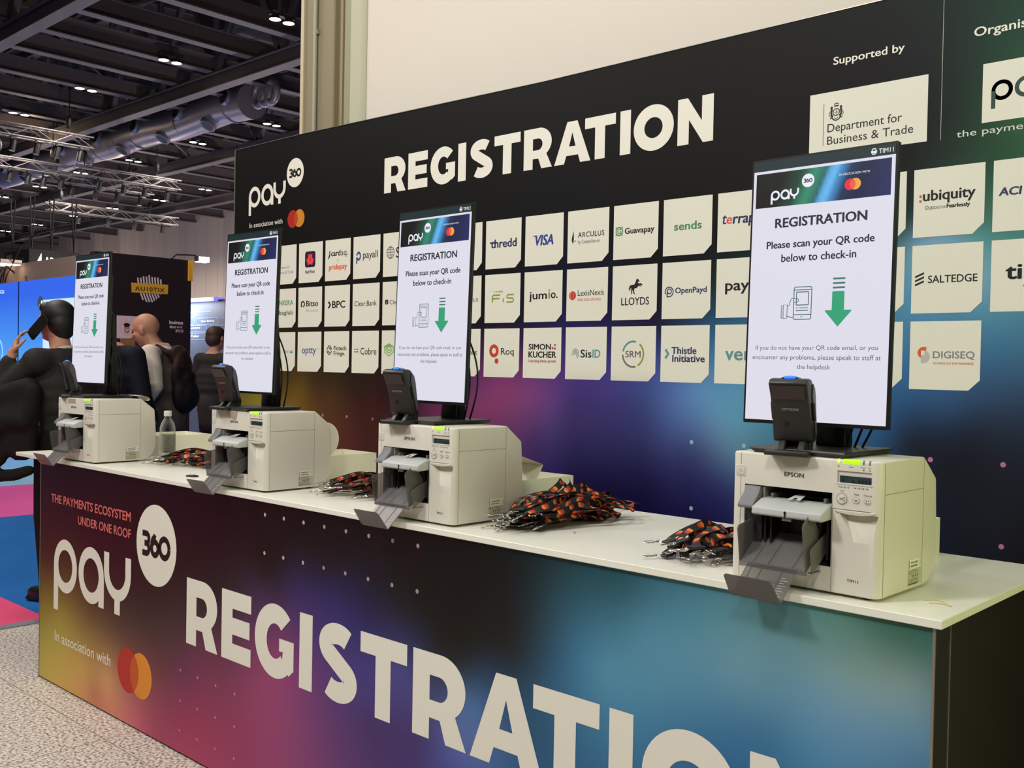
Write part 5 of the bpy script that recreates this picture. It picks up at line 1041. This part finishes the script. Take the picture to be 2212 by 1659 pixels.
carpet(-24, 7.2, -14.2, 14, (40, 130, 214), 'bright blue carpet below the pink stool')

# ------------------------------------------------------------------ walls
cream = M('wall_cream', (226, 218, 204), .75, 0, .2, 1.02, var=(1.2, .03)); colm = M('column_olive', (150, 140, 112), .6, 0, .3, .95)
struct(MB().box(-3.13, 1.20, 0, 7, 1.42, 8).build('wall_back', cream), 'cream wall above the printed backdrop')
b = MB(); rr = [(-3.13 - .05 * (1 - math.cos(a)), 1.20 + .05 * math.sin(a)) for a in [PI / 2 * k / 8 for k in range(9)]]
b.pz([(-3.131, 1.195)] + [(-3.19 + .06 * math.cos(a), 1.255 - .06 * math.sin(a)) for a in [PI / 2 * k / 8 for k in range(9)]] + [(-3.25, 1.195), (-3.25, 1.42), (-3.131, 1.42)], 0, 8); struct(b.build('trim_2', M('column_pale', (196, 194, 168), .6, 0, .3, 1), None, 0, 1, 30), 'pale rounded strip at the end of the cream wall')
struct(MB().box(-3.655, 1.215, 0, -3.41, 1.66, 8).build('wall_column', colm, None, .006, 1), 'olive-beige pillar at the hall opening')
struct(MB().box(-3.675, 1.205, 0, -3.650, 1.24, 8).build('trim_3', M('column_edge', (206, 192, 164), .6)), 'light edge strip of the pillar')
struct(MB().box(-3.410, 1.25, 0, -3.385, 1.66, 8).box(-3.385, 1.30, 0, -3.37, 1.66, 8).build('trim_4', M('column_warm', (176, 160, 124), .5)), 'warm edge of the pillar beside the gap')
struct(MB().box(-3.372, 1.33, 0, -3.355, 1.66, 8).build('trim_5', dark), 'dark gap in the pillar')
struct(MB().box(-3.356, 1.24, 0, -3.25, 1.66, 8).build('trim_6', M('column_green', (164, 164, 132), .55, 0, .3, .95)), 'greenish inner strip of the pillar')
pp = thing('conduit_pipe', 'thin grey conduit pipe running up the pillar', 'pipe', (-3.548, 1.203, 0)); MB().cyl((0, 0, .0), (0, 0, 8), .011, 12).build('pipe', M('conduit_grey', (170, 164, 146), .45), pp, smooth=60)
for z in (1.2, 3.04): MB().box(-.022, -.004, z, .022, .013, z + .025).build('pipe_clamp', M('clamp_grey', (150, 140, 116), .4), pp)
o = MB().box(-3.31, 1.228, 2.565, -3.19, 1.240, 2.585).build('edge_chip', M('chip_grey', (150, 152, 132), .7)); tag(o, 'grey patch on the pale strip near the top of the backdrop', 'patch')
def ribbed():
    m = bpy.data.materials.new('hall_cladding'); m.use_nodes = True; nt = m.node_tree; b = nt.nodes['Principled BSDF']; N = nt.nodes.new; Lk = nt.links.new
    tc = N('ShaderNodeTexCoord'); sx = N('ShaderNodeSeparateXYZ'); Lk(tc.outputs['Object'], sx.inputs[0])
    a = N('ShaderNodeMath'); a.operation = 'MULTIPLY'; a.inputs[1].default_value = 1 / 1.25; Lk(sx.outputs[0], a.inputs[0])
    nz = N('ShaderNodeTexWhiteNoise'); nz.noise_dimensions = '1D'; fl = N('ShaderNodeMath'); fl.operation = 'FLOOR'; Lk(a.outputs[0], fl.inputs[0]); Lk(fl.outputs[0], nz.inputs['W'])
    mx = N('ShaderNodeMix'); mx.data_type = 'RGBA'; mx.inputs['A'].default_value = (*lin((176, 162, 152)), 1); mx.inputs['B'].default_value = (*lin((200, 184, 170)), 1); Lk(nz.outputs['Value'], mx.inputs['Factor']); Lk(mx.outputs['Result'], b.inputs['Base Color'])
    b.inputs['Roughness'].default_value = .22; b.inputs['Specular IOR Level'].default_value = .6
    wv = N('ShaderNodeTexNoise'); wv.inputs['Scale'].default_value = .6; Lk(tc.outputs['Object'], wv.inputs['Vector']); bp = N('ShaderNodeBump'); bp.inputs['Strength'].default_value = .15; bp.inputs['Distance'].default_value = .05; Lk(wv.outputs['Fac'], bp.inputs['Height']); Lk(bp.outputs['Normal'], b.inputs['Normal']); return m
b = MB(); rib = ribbed()
for i in range(96): x = -118 + 1.25 * i; b.box(x, 28.34, 0, x + 1.22, 28.5, 10.0)
b.box(-118, 28.40, 0, 2, 28.6, 10.05); struct(b.build('wall_far', rib), 'beige panelled far wall of the hall')
struct(MB().box(-118, 28.2, 10.0, 2, 28.6, 14.2).build('wall_far', M('upper_wall_dark', (62, 52, 50), .9)), 'dark band above the panelled far wall')
# ------------------------------------------------------------------ ceiling
deck = M('roof_deck', (36, 32, 32), .9); stl = M('roof_steel', (98, 89, 89), .6, 0, .3, 1, var=(.8, .15)); std = M('roof_steel_dark', (74, 68, 68), .7)
struct(MB().box(-118, 1.8, 14.0, 4, 28.6, 14.2).build('ceiling', deck), 'dark roof deck of the hall')
def ibeam(b, a, c, wd=.22, h=.34):
    a, c = Vector(a), Vector(c); d = (c - a).normalized(); s = Vector((-d.y, d.x, 0)); up = Vector((0, 0, 1)); t = .03
    for z0, z1, hw in ((0, t, wd / 2), (t, h - t, .012), (h - t, h, wd / 2)):
        b.add([p + s * k * hw + up * z for p in (a, c) for k, z in ((-1, z0), (1, z0), (1, z1), (-1, z1))], [(3, 2, 1, 0), (4, 5, 6, 7)] + [(i, (i + 1) % 4, 4 + (i + 1) % 4, 4 + i) for i in range(4)])
gy = [7.6, 13.05, 18.55, 24.0]
for y in gy:                 # deep girders along the hall
    b = MB(); ibeam(b, (-112, y, 9.0), (-14, y, 9.0), .34, .42); ibeam(b, (-112, y, 12.4), (-14, y, 12.4), .3, .36)
    for k in range(30):
        x = -108 + 3.2 * k; b.bar((x, y, 9.4), (x + 1.6, y, 12.4), .16, .2); b.bar((x + 1.6, y, 12.4), (x + 3.2, y, 9.4), .16, .2)
        b.bar((x, y, 9.4), (x, y, 12.4), .14)
    struct(b.build('ceiling_girder', stl), 'grey lattice steel girder across the hall roof')
xs = [-17.6, -20.55, -22.8, -24.85, -26.8, -29.25, -31.6, -34.0, -36.6, -39.2, -41.8, -44.4, -47.2, -50, -53, -56, -59.5, -63, -67, -72, -78]
for i, x in enumerate(xs):   # purlins between the girders
    b = MB(); ibeam(b, (x, 2, 9.45), (x, 28.3, 9.45), .30, .46); struct(b.build('ceiling_beam', stl), 'grey steel roof beam between the girders')
for i in range(26):
    x = -16 - 2.6 * i; b = MB(); b.box(x - .05, 2, 13.4, x + .05, 28.3, 13.6); struct(b.build('ceiling_beam', std), 'thin dark purlin under the roof deck')
rs = random.Random(3)
for k in range(16):          # walkways, braces and conduits up in the steelwork
    x = -19 - 3.1 * k; y = rs.choice(gy); b = MB(); b.bar((x, y, 9.4), (x + rs.uniform(-2.5, 2.5), y + 5.4, 12.3), .10); b.bar((x - 1.5, y + 5.4, 9.5), (x, y, 12.3), .08); struct(b.build('ceiling_brace', stl), 'diagonal steel brace in the hall roof')
for y, z in ((9.6, 10.6), (10.9, 11.4), (15.6, 10.2), (20.8, 10.8), (26, 10.4)):
    b = MB(); b.cyl((-100, y, z), (-15, y, z), .05, 8); struct(b.build('ceiling_pipe', std), 'thin service pipe under the hall roof')
for x0, x1, y0, y1, z in ((-27.5, -23.5, 14.0, 17.2, 11.2), (-36, -31, 19.5, 22.6, 11.6), (-25, -21.5, 9.2, 11.6, 11.8), (-48, -43, 20, 22.5, 11)): struct(MB().box(x0, y0, z, x1, y1, z + .9).build('ceiling_duct_box', M('duct_box_grey', (66, 60, 60), .6)), 'grey boxed air unit in the hall roof')
# ceiling lights, twin downlights
lampm = M('lamp_lit', (255, 250, 236), .4, 0, .2, 1, (255, 248, 228), 22); can = M('lamp_housing', (60, 56, 54), .5)
LP = [(609, 46.5), (367.5, 133.5), (185.5, 194), (41, 246.5), (587, 270), (427.5, 309.3), (288.5, 348), (175, 374), (86, 404), (443, 410), (344.5, 433), (242.5, 450.3), (162, 467.5), (81, 485.5), (12, 499.5), (4, 425)]
ROWN = ['front', 'middle', 'back']
lab = ['lit twin ceiling light closest to the pillar, high in the roof', 'lit twin ceiling light second in the front row, counting away from the pillar', 'lit twin ceiling light third in the front row, counting away from the pillar', 'lit twin ceiling light fourth in the front row, counting away from the pillar',
       'lit twin ceiling light at the near end of the silver duct, beside the pillar', 'lit twin ceiling light just below the silver duct', 'lit twin ceiling light above the brightly lit truss', 'lit twin ceiling light fourth in the middle row, counting away from the pillar', 'lit twin ceiling light fifth in the middle row, counting away from the pillar',
       'lit twin ceiling light of the far row, closest to the backdrop edge', 'lit twin ceiling light second in the far row from the backdrop edge', 'lit twin ceiling light third in the far row from the backdrop edge', 'lit twin ceiling light fourth in the far row from the backdrop edge', 'lit twin ceiling light fifth in the far row from the backdrop edge', 'lit twin ceiling light sixth in the far row from the backdrop edge', 'lit twin ceiling light last in the middle row, cut by the photo edge']
for i, (u, v) in enumerate(LP):
    p = onz(u, v, 9.42); s = .92 if i < 4 else 1.0
    t = thing('ceiling_light', lab[i], 'ceiling light', (p.x, p.y, 9.42), 0, 'twin ceiling lights of the hall'); MB().box(-.07, -.32, .10, .07, .32, .16).bar((0, 0, .15), (0, 0, .5), .03).build('bracket', can, t)
    for k in (-1, 1):
        MB().lathe([(.05, .14), (.13, .03), (.145, .002), (.132, .002)], (0, k * .185, 0), 20).build('lamp_housing', can, t); o = MB().lathe([(.0, 0), (.130, .0), (.130, .004), (.0, .004)], (0, k * .185, 0), 20).build('lamp', lampm, t)
    l = bpy.data.lights.new('lamp_light', 'SPOT'); l.energy = 1000; l.color = (1, .90, .82); l.spot_size = 2.6; l.spot_blend = .5; l.shadow_soft_size = .2; lo = bpy.data.objects.new('lamp_light', l); C.objects.link(lo); lo.parent = t; lo.location = (0, 0, -.06)
# big silver air duct with nozzles
t = thing('air_duct', 'big silver foil air duct with round nozzles under the roof', 'duct', (0, 0, 0)); foil = M('duct_foil', (138, 130, 140), .42, .4, .5, 1, bump=(3, .8))
pth = [(x, 15.0 + .03 * math.sin(x), 9.3 + .05 * math.sin(1.3 * x)) for x in [-62 + 1.5 * k for k in range(25)]]; MB().tube(pth, .52, 24).build('duct_run', foil, t, smooth=60)
for k in range(24):
    x = -60 + 1.45 * k; a = (-1, .2) if k % 2 else (-.5, -.85); c = Vector((x, 15.0 + .50 * a[0] * .9, 9.3 + .50 * a[1] * .9)); d = Vector((0, a[0], a[1])).normalized(); b = MB(); b.tube([c - d * .1, c + d * .16], .26, 18); q_ = b.build('nozzle', foil, t, smooth=40)
    MB().tube([c + d * .150, c + d * .165], .20, 18).build('nozzle_mouth', dark, q_)
for k in range(12): x = -60 + 3 * k; MB().tube([(x, 15, 9.3), (x + .06, 15, 9.3)], .535, 24).build('duct_band', M('duct_band', (120, 112, 128), .4, .5), t)
for k in range(3): b = MB(); b.tube([(-25.2 + .34 * k + .25 * math.cos(a), 14.7, 9.25 + .30 * math.sin(a)) for a in [2 * PI * j / 18 for j in range(18)]], .11, 8, True); b.build('flexible_end', foil, t, smooth=60)
# lighting trusses
def truss(x, y0, y1, z, label, mat, hw=.17):
    t = thing('lighting_truss', label, 'truss', (x, (y0 + y1) / 2, z), 0, 'lighting trusses under the hall roof'); h = (y1 - y0) / 2
    for dx in (-hw, hw):
        for dz in (-hw, hw): MB().cyl((dx, -h, dz), (dx, h, dz), .026, 8).build('chord', mat, t)
    n = int(2 * h / .55); b = MB()
    for k in range(n):
        ya, yb = -h + 2 * h * k / n, -h + 2 * h * (k + 1) / n; s = 1 if k % 2 else -1
        for dx in (-hw, hw): b.cyl((dx, ya, -s * hw), (dx, yb, s * hw), .013, 6)
        for dz in (-hw, hw): b.cyl((-s * hw, ya, dz), (s * hw, yb, dz), .013, 6)
    b.build('lacing', mat, t)
    for yy in (-h * .8, h * .55): b = MB(); b.bar((0, yy, hw), (0, yy, 10 - z), .025); b.ell((0, yy, .55), (.10, .10, .22), 6); b.build('hoist', dark, t)
    for yy in (-h * .55, -h * .1, h * .3, h * .75): b = MB(); b.cyl((0, yy, -hw - .45), (0, yy + .06, -hw - .12), .09, 10); b.bar((0, yy, -hw), (0, yy, -hw - .2), .06); b.build('hung_spotlight', dark, t)
    return t
tm = M('truss_alu', (104, 98, 96), .5, .2)
def yz(u, v, z): return onz(u, v, z)
for (u0, v0, u1, v1, z, lb) in ((-30, 272, 200, 310, 8.2, 'warm lit aluminium lighting truss high beside the grey girder'), (150, 368, 395, 400, 8.0, 'brightest lit truss in the middle of the roof'), (-20, 345, 150, 372, 8.0, 'aluminium lighting truss below the silver duct end'), (95, 378, 330, 412, 7.8, 'dim truss right under the brightest lit one'), (92, 446, 392, 478, 8.0, 'lowest truss, in front of the panelled far wall')):
    a, c = yz(u0, v0, z), yz(u1, v1, z); truss((a.x + c.x) / 2, min(a.y, c.y), max(a.y, c.y), z, lb, tm)
for x, y, z, e, col in ((-34.6, 12.2, 9.0, 60, (1, .75, .45)), (-40.2, 18.3, 7.0, 110, (1, .86, .4)), (-40.0, 14.6, 7.0, 30, (.9, .7, .9))):
    l = bpy.data.lights.new('truss_spot', 'POINT'); l.energy = e; l.color = col; l.shadow_soft_size = .1; lo = bpy.data.objects.new('truss_spot', l); C.objects.link(lo); lo.location = (x - .9, y, z - .2)
# hanging hoist hook with yellow pulley
p = at(55, 35, 27); t = thing('chain_hoist', 'dark chain hoist with a yellow pulley hanging from the roof', 'hoist', p); MB().cyl((-.12, 0, .15), (.12, 0, .15), .20, 16).build('pulley', M('hoist_yellow', (150, 116, 24), .5), t); b = MB(); b.bar((0, 0, 0), (0, 0, -.75), .12); b.bar((-.12, 0, -.3), (-.12, 0, -.8), .10); b.build('hook_block', dark, t); MB().bar((0, 0, .2), (0, 0, 3), .03).build('chain', dark, t)

# ------------------------------------------------------------------ booths
def onpl(u, v, axis, val): return onx(u, v, val) if axis == 'x' else ony(u, v, val)
# dark booth wall with a striped shield (faces the concourse side)
AX = -9.68; pur = M('booth_aubergine', (40, 28, 34), .55, 0, .4, 1.0)
P_ = lambda u, v: onx(u, v, AX); y0, y1 = P_(205, 600).y, P_(413, 600).y; ztop = 2.52
t = thing('booth_wall', 'dark aubergine booth wall with a striped shield sign', 'booth wall', (AX, (y0 + y1) / 2, 0)); ym = (y0 + y1) / 2
panel = MB().box(-.12, y0 - ym, 0, 0, y1 - ym, ztop).build('panel', pur, t)
def side_flat(f, name, par): return f.build(name, par, (.002, -ym, 0), (0, 1, 0), (0, 0, 1), (1, 0, 0))
def pt(u, v): p = P_(u, v); return (p.y, p.z)
def quad(f, pts, mat, lay=1): f.poly([pt(*p) for p in pts], mat, lay)
crop = lambda x, y: (230 + x / 5.53, 560 + y / 5.53)
f = Flat(.001); st = PM((196, 180, 186), 1.6); c0 = pt(*crop(515, 350)); hw_ = (pt(*crop(655, 350))[0] - pt(*crop(365, 350))[0]) / 2; top_, bot_ = pt(*crop(515, 170))[1], pt(*crop(515, 532))[1]
hh = top_ - bot_; zc = (top_ + bot_) / 2
out = lambda s: .90 - .10 * abs(s)
for k in range(9):           # curved stripes clipped to a shield
    s0 = -1.0 + .235 * k; pth = []
    for j in range(19):
        q = j / 18; zz = .5 - q; x_ = s0 + .55 * (q * q) * 1.1
        lim = 1.0 if zz > -.08 else max(0, 1.0 * math.sqrt(max(0, 1 - ((-.08 - zz) / .42) ** 1.6)))
        topl = .5 - .07 * abs(x_) - (.06 if abs(x_) > .1 else 0)
        if abs(x_) <= lim and zz <= topl: pth.append((c0[0] + x_ * hw_, zc + zz * hh))
    if len(pth) > 2: f.stroke(pth, hw_ * .125, st, 1)
yl = M('sign_yellow', (222, 172, 56), .5, 0, .3, 1.15); quad(f, [crop(292, 278), crop(735, 305), crop(730, 418), crop(297, 395)], yl, 3)
a_, b_ = pt(*crop(340, 385)), pt(*crop(690, 330)); f.text('AU10TIX', a_[0], pt(*crop(340, 372))[1], b_[0], pt(*crop(340, 322))[1], PM((46, 34, 30)), 4, .02, 0, 1.1); side_flat(f, 'sign', panel)
MB().box(.0, P_(406, 580).y - ym, P_(410, 607).z, .03, y1 - ym + .002, ztop).build('yellow_strip', yl, t)
f = Flat(.001); idm = PM((204, 178, 182), 1.6); gp = PM((150, 130, 140), 1.5)
quad(f, [crop(120, 670), crop(480, 690), crop(545, 690), crop(545, 945), crop(120, 945)], idm, 1)
def face(cu, cv, r, lay, cap=True):
    p = pt(*crop(cu, cv)); rr = r * .0042
    f.disc(p[0], p[1], rr * .55, PM((196, 134, 112), 1.4), lay, 24, rr * .80); f.disc(p[0], p[1] + rr * .62, rr * .60, PM((34, 28, 30)), lay + .5, 20, rr * .36); f.disc(p[0], p[1] - rr * .34, rr * .22, PM((226, 206, 200), 1.3), lay + 1, 14, rr * .09); f.ring(p[0], p[1] - rr * .26, rr * .56, rr * .47, PM((110, 70, 62)), lay + .8, 200, 340, 14)
    for s in (-1, 1): f.disc(p[0] + s * rr * .22, p[1] + rr * .10, rr * .07, PM((40, 28, 28)), lay + 1.2, 8); f.rect(p[0] + s * rr * .22 - rr * .12, p[1] + rr * .2, p[0] + s * rr * .22 + rr * .12, p[1] + rr * .25, PM((50, 36, 34)), lay + 1.2)
p = pt(*crop(240, 820)); f.disc(p[0], p[1], .075, gp, 1.5, 30); f.disc(p[0], p[1], .072, idm, 1.8, 30); face(240, 825, 14, 3)
for k in range(6):
    z = 740 + 26 * k; quad(f, [crop(350, z), crop(380 if k else 470, z), crop(380 if k else 470, z + 8), crop(350, z + 8)], PM((90, 70, 80)), 3)
    if k: quad(f, [crop(395, z), crop(465, z), crop(465, z + 6), crop(395, z + 6)], gp, 3)
side_flat(f, 'card_picture', panel)
f = Flat(.001); quad(f, [crop(160, 945), crop(620, 945), crop(620, 1000), crop(400, 1000), crop(380, 1430), crop(160, 1430)], PM((150, 110, 70), 1.2), 1)
a_, b_ = pt(*crop(395, 1460)), pt(*crop(760, 1000)); f.poly(rrect(a_[0], a_[1], b_[0], b_[1], .04), PM((210, 186, 186), 1.6), 2); a_, b_ = pt(*crop(432, 1410)), pt(*crop(720, 1040)); f.rect(a_[0], a_[1], b_[0], b_[1], PM((150, 150, 164), 1.4), 3); face(555, 1200, 36, 5); side_flat(f, 'portrait_picture', panel)
f = Flat(.001); tx = PM((206, 190, 196), 1.6)
for body, x0, x1, z0, z1, bo in (('business', 750, 913, 772, 738, .04), ('tion', 752, 826, 822, 792, .04), ('and', 838, 902, 822, 794, 0), ('ance', 822, 916, 872, 842, 0)):
    a_, b_ = pt(*crop(x0, z0)), pt(*crop(x1, z1)); f.text(body, a_[0], a_[1], b_[0], b_[1], tx, 1, bo)
side_flat(f, 'slogan', panel)
f = Flat(.001); a_, b_ = pt(*crop(455, 1540)), pt(*crop(520, 1510)); f.text('ap', a_[0], a_[1], b_[0], b_[1], PM((200, 130, 120), 1.4), 1, .05); side_flat(f, 'slogan', panel)
# arm spotlight on that wall
lp_ = onx(434, 560, AX + .0); t = thing('arm_spotlight', 'bright spotlight on a thin curved arm over the aubergine booth wall', 'spotlight', (AX, y1 - .12, ztop))
hd = Vector((0, lp_.y - (y1 - .12), lp_.z - ztop)); MB().tube([(0, -.12, 0), (0, -.06, .05), (0, .10, .06), (0, hd.y - .06, hd.z + .035)], .010, 8).build('arm', M('arm_dark', (60, 54, 50), .4), t, smooth=60)
MB().box(-.05, hd.y - .06, hd.z - .03, .05, hd.y + .08, hd.z + .03).build('lamp_head', can, t, .01, 2); MB().box(-.04, hd.y - .05, hd.z - .034, .056, hd.y + .07, hd.z + .022).build('lamp', M('spot_lit', (255, 244, 214), .4, 0, .2, 1, (255, 240, 206), 30), t)
# blue backlit wall
BY = at(100, 600, 13.9).y; Q_ = lambda u, v: ony(u, v, BY); bx0, bx1 = Q_(-160, 700).x, Q_(228, 700).x
t = thing('lightbox_wall', 'glowing blue backlit booth wall behind the person on the phone', 'booth wall', ((bx0 + bx1) / 2, BY, 0)); xm = (bx0 + bx1) / 2
def bfn(x, z): s = max(0, min(1, (2.3 - z) / 1.5)); a, c = lin((54, 104, 236)), lin((96, 190, 252)); return [(p + (q - p) * s) * 1.0 for p, q in zip(a, c)]
bzt = 2.50
pn = gradient_sheet('lit_panel', t, bx0, bx1, 0, bzt, 8, 24, bfn, vcol_mat('lightbox_blue', True, .5, .2), (-xm, 0, 0), .10)
sx_ = Q_(39, 800).x; MB().box(sx_ - xm - .012, -.006, 0, sx_ - xm + .012, .02, bzt).build('panel_joint', M('joint_navy', (20, 44, 120), .5), t)
def bf(f, name): return front(f, name, pn, (-xm, -.003, 0))
pq = lambda u, v: (Q_(u, v).x, Q_(u, v).z)
f = Flat(.001); wl = EM((226, 238, 255), 1.3); a_, c_ = pq(-60, 640), pq(9, 631); f.text('TRUSTED BANKING', a_[0] - 1.2, a_[1], c_[0], c_[1] + .03, wl, 1, .04); bf(f, 'slogan')
f = Flat(.001); f.poly([pq(*p) for p in ((93, 648), (155, 643), (228, 640), (228, 770), (93, 770))], EM((200, 226, 244), 1.1), 1); a_ = pq(88, 655); f.disc(*a_, .10, EM((60, 80, 96), 1), 2, 24); f.disc(a_[0] - .02, a_[1] - .05, .03, wl, 3, 12); f.disc(a_[0] + .05, a_[1] + .01, .03, wl, 3, 12); a_ = pq(-4, 760); f.ring(a_[0], a_[1], .20, .16, EM((150, 214, 250), 1), 1, -90, 90, 20); bf(f, 'picture')
bpl = M('black_letters', (20, 18, 18), .5); f = Flat(.001); a_ = pq(54, 603); f.text('TE', a_[0], bzt, a_[0] + .09, bzt + .06, bpl, 1, .05); o = bf(f, 'trim_letters')
# beige fascia behind the blue wall
BY2 = BY + 1.2; W2 = lambda u, v: ony(u, v, BY2); x0, x1 = W2(-120, 600).x, W2(232, 600).x
o = MB().box(x0, BY2, 0, x1, BY2 + .15, W2(100, 561).z).build('booth_fascia', M('fascia_beige', (196, 172, 160), .6, 0, .2, 1)); tag(o, 'tall beige booth fascia rising behind the glowing blue wall', 'booth wall')
t = thing('floodlight', 'small floodlight with loose cables clamped on the beige fascia', 'floodlight', W2(28, 566)); b = MB()
MB().box(-.22, -.40, -.06, .10, -.05, .02).build('lamp_head', M('flood_silver', (190, 178, 170), .4), t); MB().box(-.20, -.39, -.075, .08, -.06, -.06).build('lens', M('flood_lit', (255, 236, 214), .4, 0, .2, 1, (255, 226, 196), 3), t)
MB().bar((-.05, -.2, 0), (.1, .06, -.25), .03).bar((-.25, -.3, -.15), (-.18, -.25, -.45), .06).build('clamp', dark, t)
for k in range(4): MB().tube([(-.45 + .3 * k, -.3, -.15), (-.5 + .28 * k, -.32, -.40 - .08 * k), (-.35 + .26 * k, -.3, -.52), (-.2 + .22 * k, -.28, -.3), (-.1 + .2 * k, -.2, -.1)], .009, 6).build('cable', dark, t, smooth=60)
t = thing('floodlight', 'second floodlight on the beige fascia, closer to the hanging black sign', 'floodlight', W2(47, 568)); MB().box(-.12, -.40, -.04, .14, -.05, .03).build('lamp_head', M('flood_silver', (190, 178, 170), .4), t); MB().box(-.10, -.39, -.055, .12, -.06, -.04).build('lens', MATS['flood_lit'], t); MB().tube([(.1, -.2, -.05), (.5, -.2, .25), (1.1, -.15, .42), (1.6, -.1, .45)], .014, 6).build('cable', dark, t, smooth=60)
# hanging black sign
sc0 = at(63, 537, 28); sh_ = .78; t = thing('hanging_sign', 'black hanging box sign with glowing white letters below the roof', 'sign', sc0); sgb = M('sign_black', (26, 23, 22), .5)
pl_ = ony(9, 545, sc0.y) - sc0; pr_ = onx(172, 546, sc0.x) - sc0; wx, wy = abs(pl_.x), abs(pr_.y)
# its two seen faces meet at the corner: one faces the concourse, one faces along the hall
box = MB().box(-wx, 0, -sh_, 0, wy, 0).build('box', sgb, t)
f = Flat(.004); wl2 = M('sign_letters_lit', (255, 255, 250), .4, 0, .2, 1, (255, 250, 240), 3); f.text('ARCULUS', wy * .30, -.40, wy * .97, -.20, wl2, 1, .03, 0, 1.1); f.poly([(wy * .18, -.40), (wy * .16, -.32), (wy * .18, -.26), (wy * .235, -.10), (wy * .24, -.36), (wy * .28, -.40)], wl2, 1); f.build('sign_letters', box, (.006, 0, 0), (0, 1, 0), (0, 0, 1), (1, 0, 0))
f = Flat(.004); gt = M('sign_grey_text', (170, 162, 156), .5); f.text('One Card.', -wx * .56, -.34, -wx * .16, -.20, gt, 1); f.text('Many benefits', -wx * .56, -.52, -wx * .02, -.38, gt, 1); f.rect(-wx * .90, -.66, -wx * .64, -.10, M('sign_gold', (190, 158, 104), .5), 1); front(f, 'sign_text', box, (0, -.006, 0))
for k, (xx, yy) in enumerate(((-.06, .1), (-wx * .8, .1), (-.06, wy * .45), (-.06, wy * .9))): MB().bar((xx, yy, 0), (xx + .16, yy, 1.5), .03).bar((xx, yy, 0), (xx - .16, yy, 1.5), .03).build('hanger', dark, t)
# grey-blue booth wall
GY = at(448, 652, 15.5).y; G_ = lambda u, v: ony(u, v, GY); x0, x1 = G_(408, 700).x, G_(540, 700).x; gz = G_(448, 652).z
t = thing('booth_wall', 'grey-blue booth wall with outlined text pills behind the brown-haired person', 'booth wall', ((x0 + x1) / 2, GY, 0)); xm = (x0 + x1) / 2
gp_ = MB().box(x0 - xm, 0, 0, x1 - xm, .12, gz).build('panel', M('booth_slate', (84, 96, 116), .5, 0, .3, 1), t)
f = Flat(.001); g2 = lambda u, v: (G_(u, v).x, G_(u, v).z); c3 = lambda x, y: (400 + x / 4.608, 600 + y / 4.608); wt = PM((222, 228, 236), 1.6); ol = PM((96, 120, 168), 1.5)
for body, xa, ya, xb, yb, bo in (('Organisations we serve', -150, 358, 255, 328, .04), ('Open Banking', 160, 446, 293, 418, .03), ('Operators', 20, 515, 150, 490, .03), ('Traders', 60, 592, 140, 568, .03)):
    a_, b_ = g2(*c3(xa, ya)), g2(*c3(xb, yb)); f.text(body, a_[0], a_[1], b_[0], b_[1], wt, 2, bo)
for xa, ya, xb, yb in ((118, 468, 340, 396), (-60, 468, 95, 396), (362, 468, 560, 396), (-60, 543, 218, 472), (242, 543, 420, 472), (-60, 616, 222, 550)):
    a_, b_ = g2(*c3(xa, ya)), g2(*c3(xb, yb)); rp = rrect(a_[0], a_[1], b_[0], b_[1], (b_[1] - a_[1]) * .48, 6); f.stroke(rp + [rp[0]], .012, ol, 1)
front(f, 'pill_text', gp_, (-xm, -.002, 0))
MB().box(x0 - xm, -.08, gz, .0, .10, gz + .06).build('top_light', M('cove_violet', (120, 110, 240), .4, 0, .2, 1, (124, 110, 250), 1.2), t); MB().box(x0 - xm - .02, -.01, gz - .002, x1 - xm, .125, gz + .025).build('top_edge', dark, t)
l = bpy.data.lights.new('booth_wash', 'AREA'); l.energy = 26; l.size = .3; l.color = (.8, .88, 1); lo = bpy.data.objects.new('booth_wash', l); C.objects.link(lo); lo.location = (G_(412, 660).x, GY - .35, gz + .05); lo.rotation_euler = (math.radians(38), 0, 0)
# pink bar stool
sp = onz(452, 872, .80); pk = M('stool_pink', (236, 178, 160), .45, 0, .4, 1.05); t = thing('bar_stool', 'pink padded bar stool with a curved back on a chrome stem', 'stool', (sp.x, sp.y, 0), YAW)
b = MB(); b.ell((0, 0, .79), (.27, .22, .055), 14); fuse('seat', b, .012, [pk], t, 3)
b = MB(); arc_ = [(.30 * math.cos(a), .05 + .25 * math.sin(a), .86 + .11 * math.sin(a * .5 + .35)) for a in [-.55 + (PI + .7) * k / 22 for k in range(23)]]
for p, q in zip(arc_, arc_[1:]): b.ell(p, (.055, .055, .085), 6)
fuse('backrest', b, .014, [pk], t, 4); MB().cyl((0, 0, .03), (0, 0, .75), .034, 20).build('stem', M('chrome', (200, 196, 192), .12, 1), t, smooth=60); MB().lathe([(.22, 0), (.22, .012), (.06, .03), (.04, .06)]).build('base', MATS['chrome'], t, smooth=40); b = MB(); b.tube([(.15 * math.cos(a), .15 * math.sin(a), .32) for a in [2 * PI * k / 20 for k in range(20)]], .011, 8, True); b.bar((-.15, 0, .32), (.15, 0, .32), .016); b.build('foot_ring', MATS['chrome'], t, smooth=60)
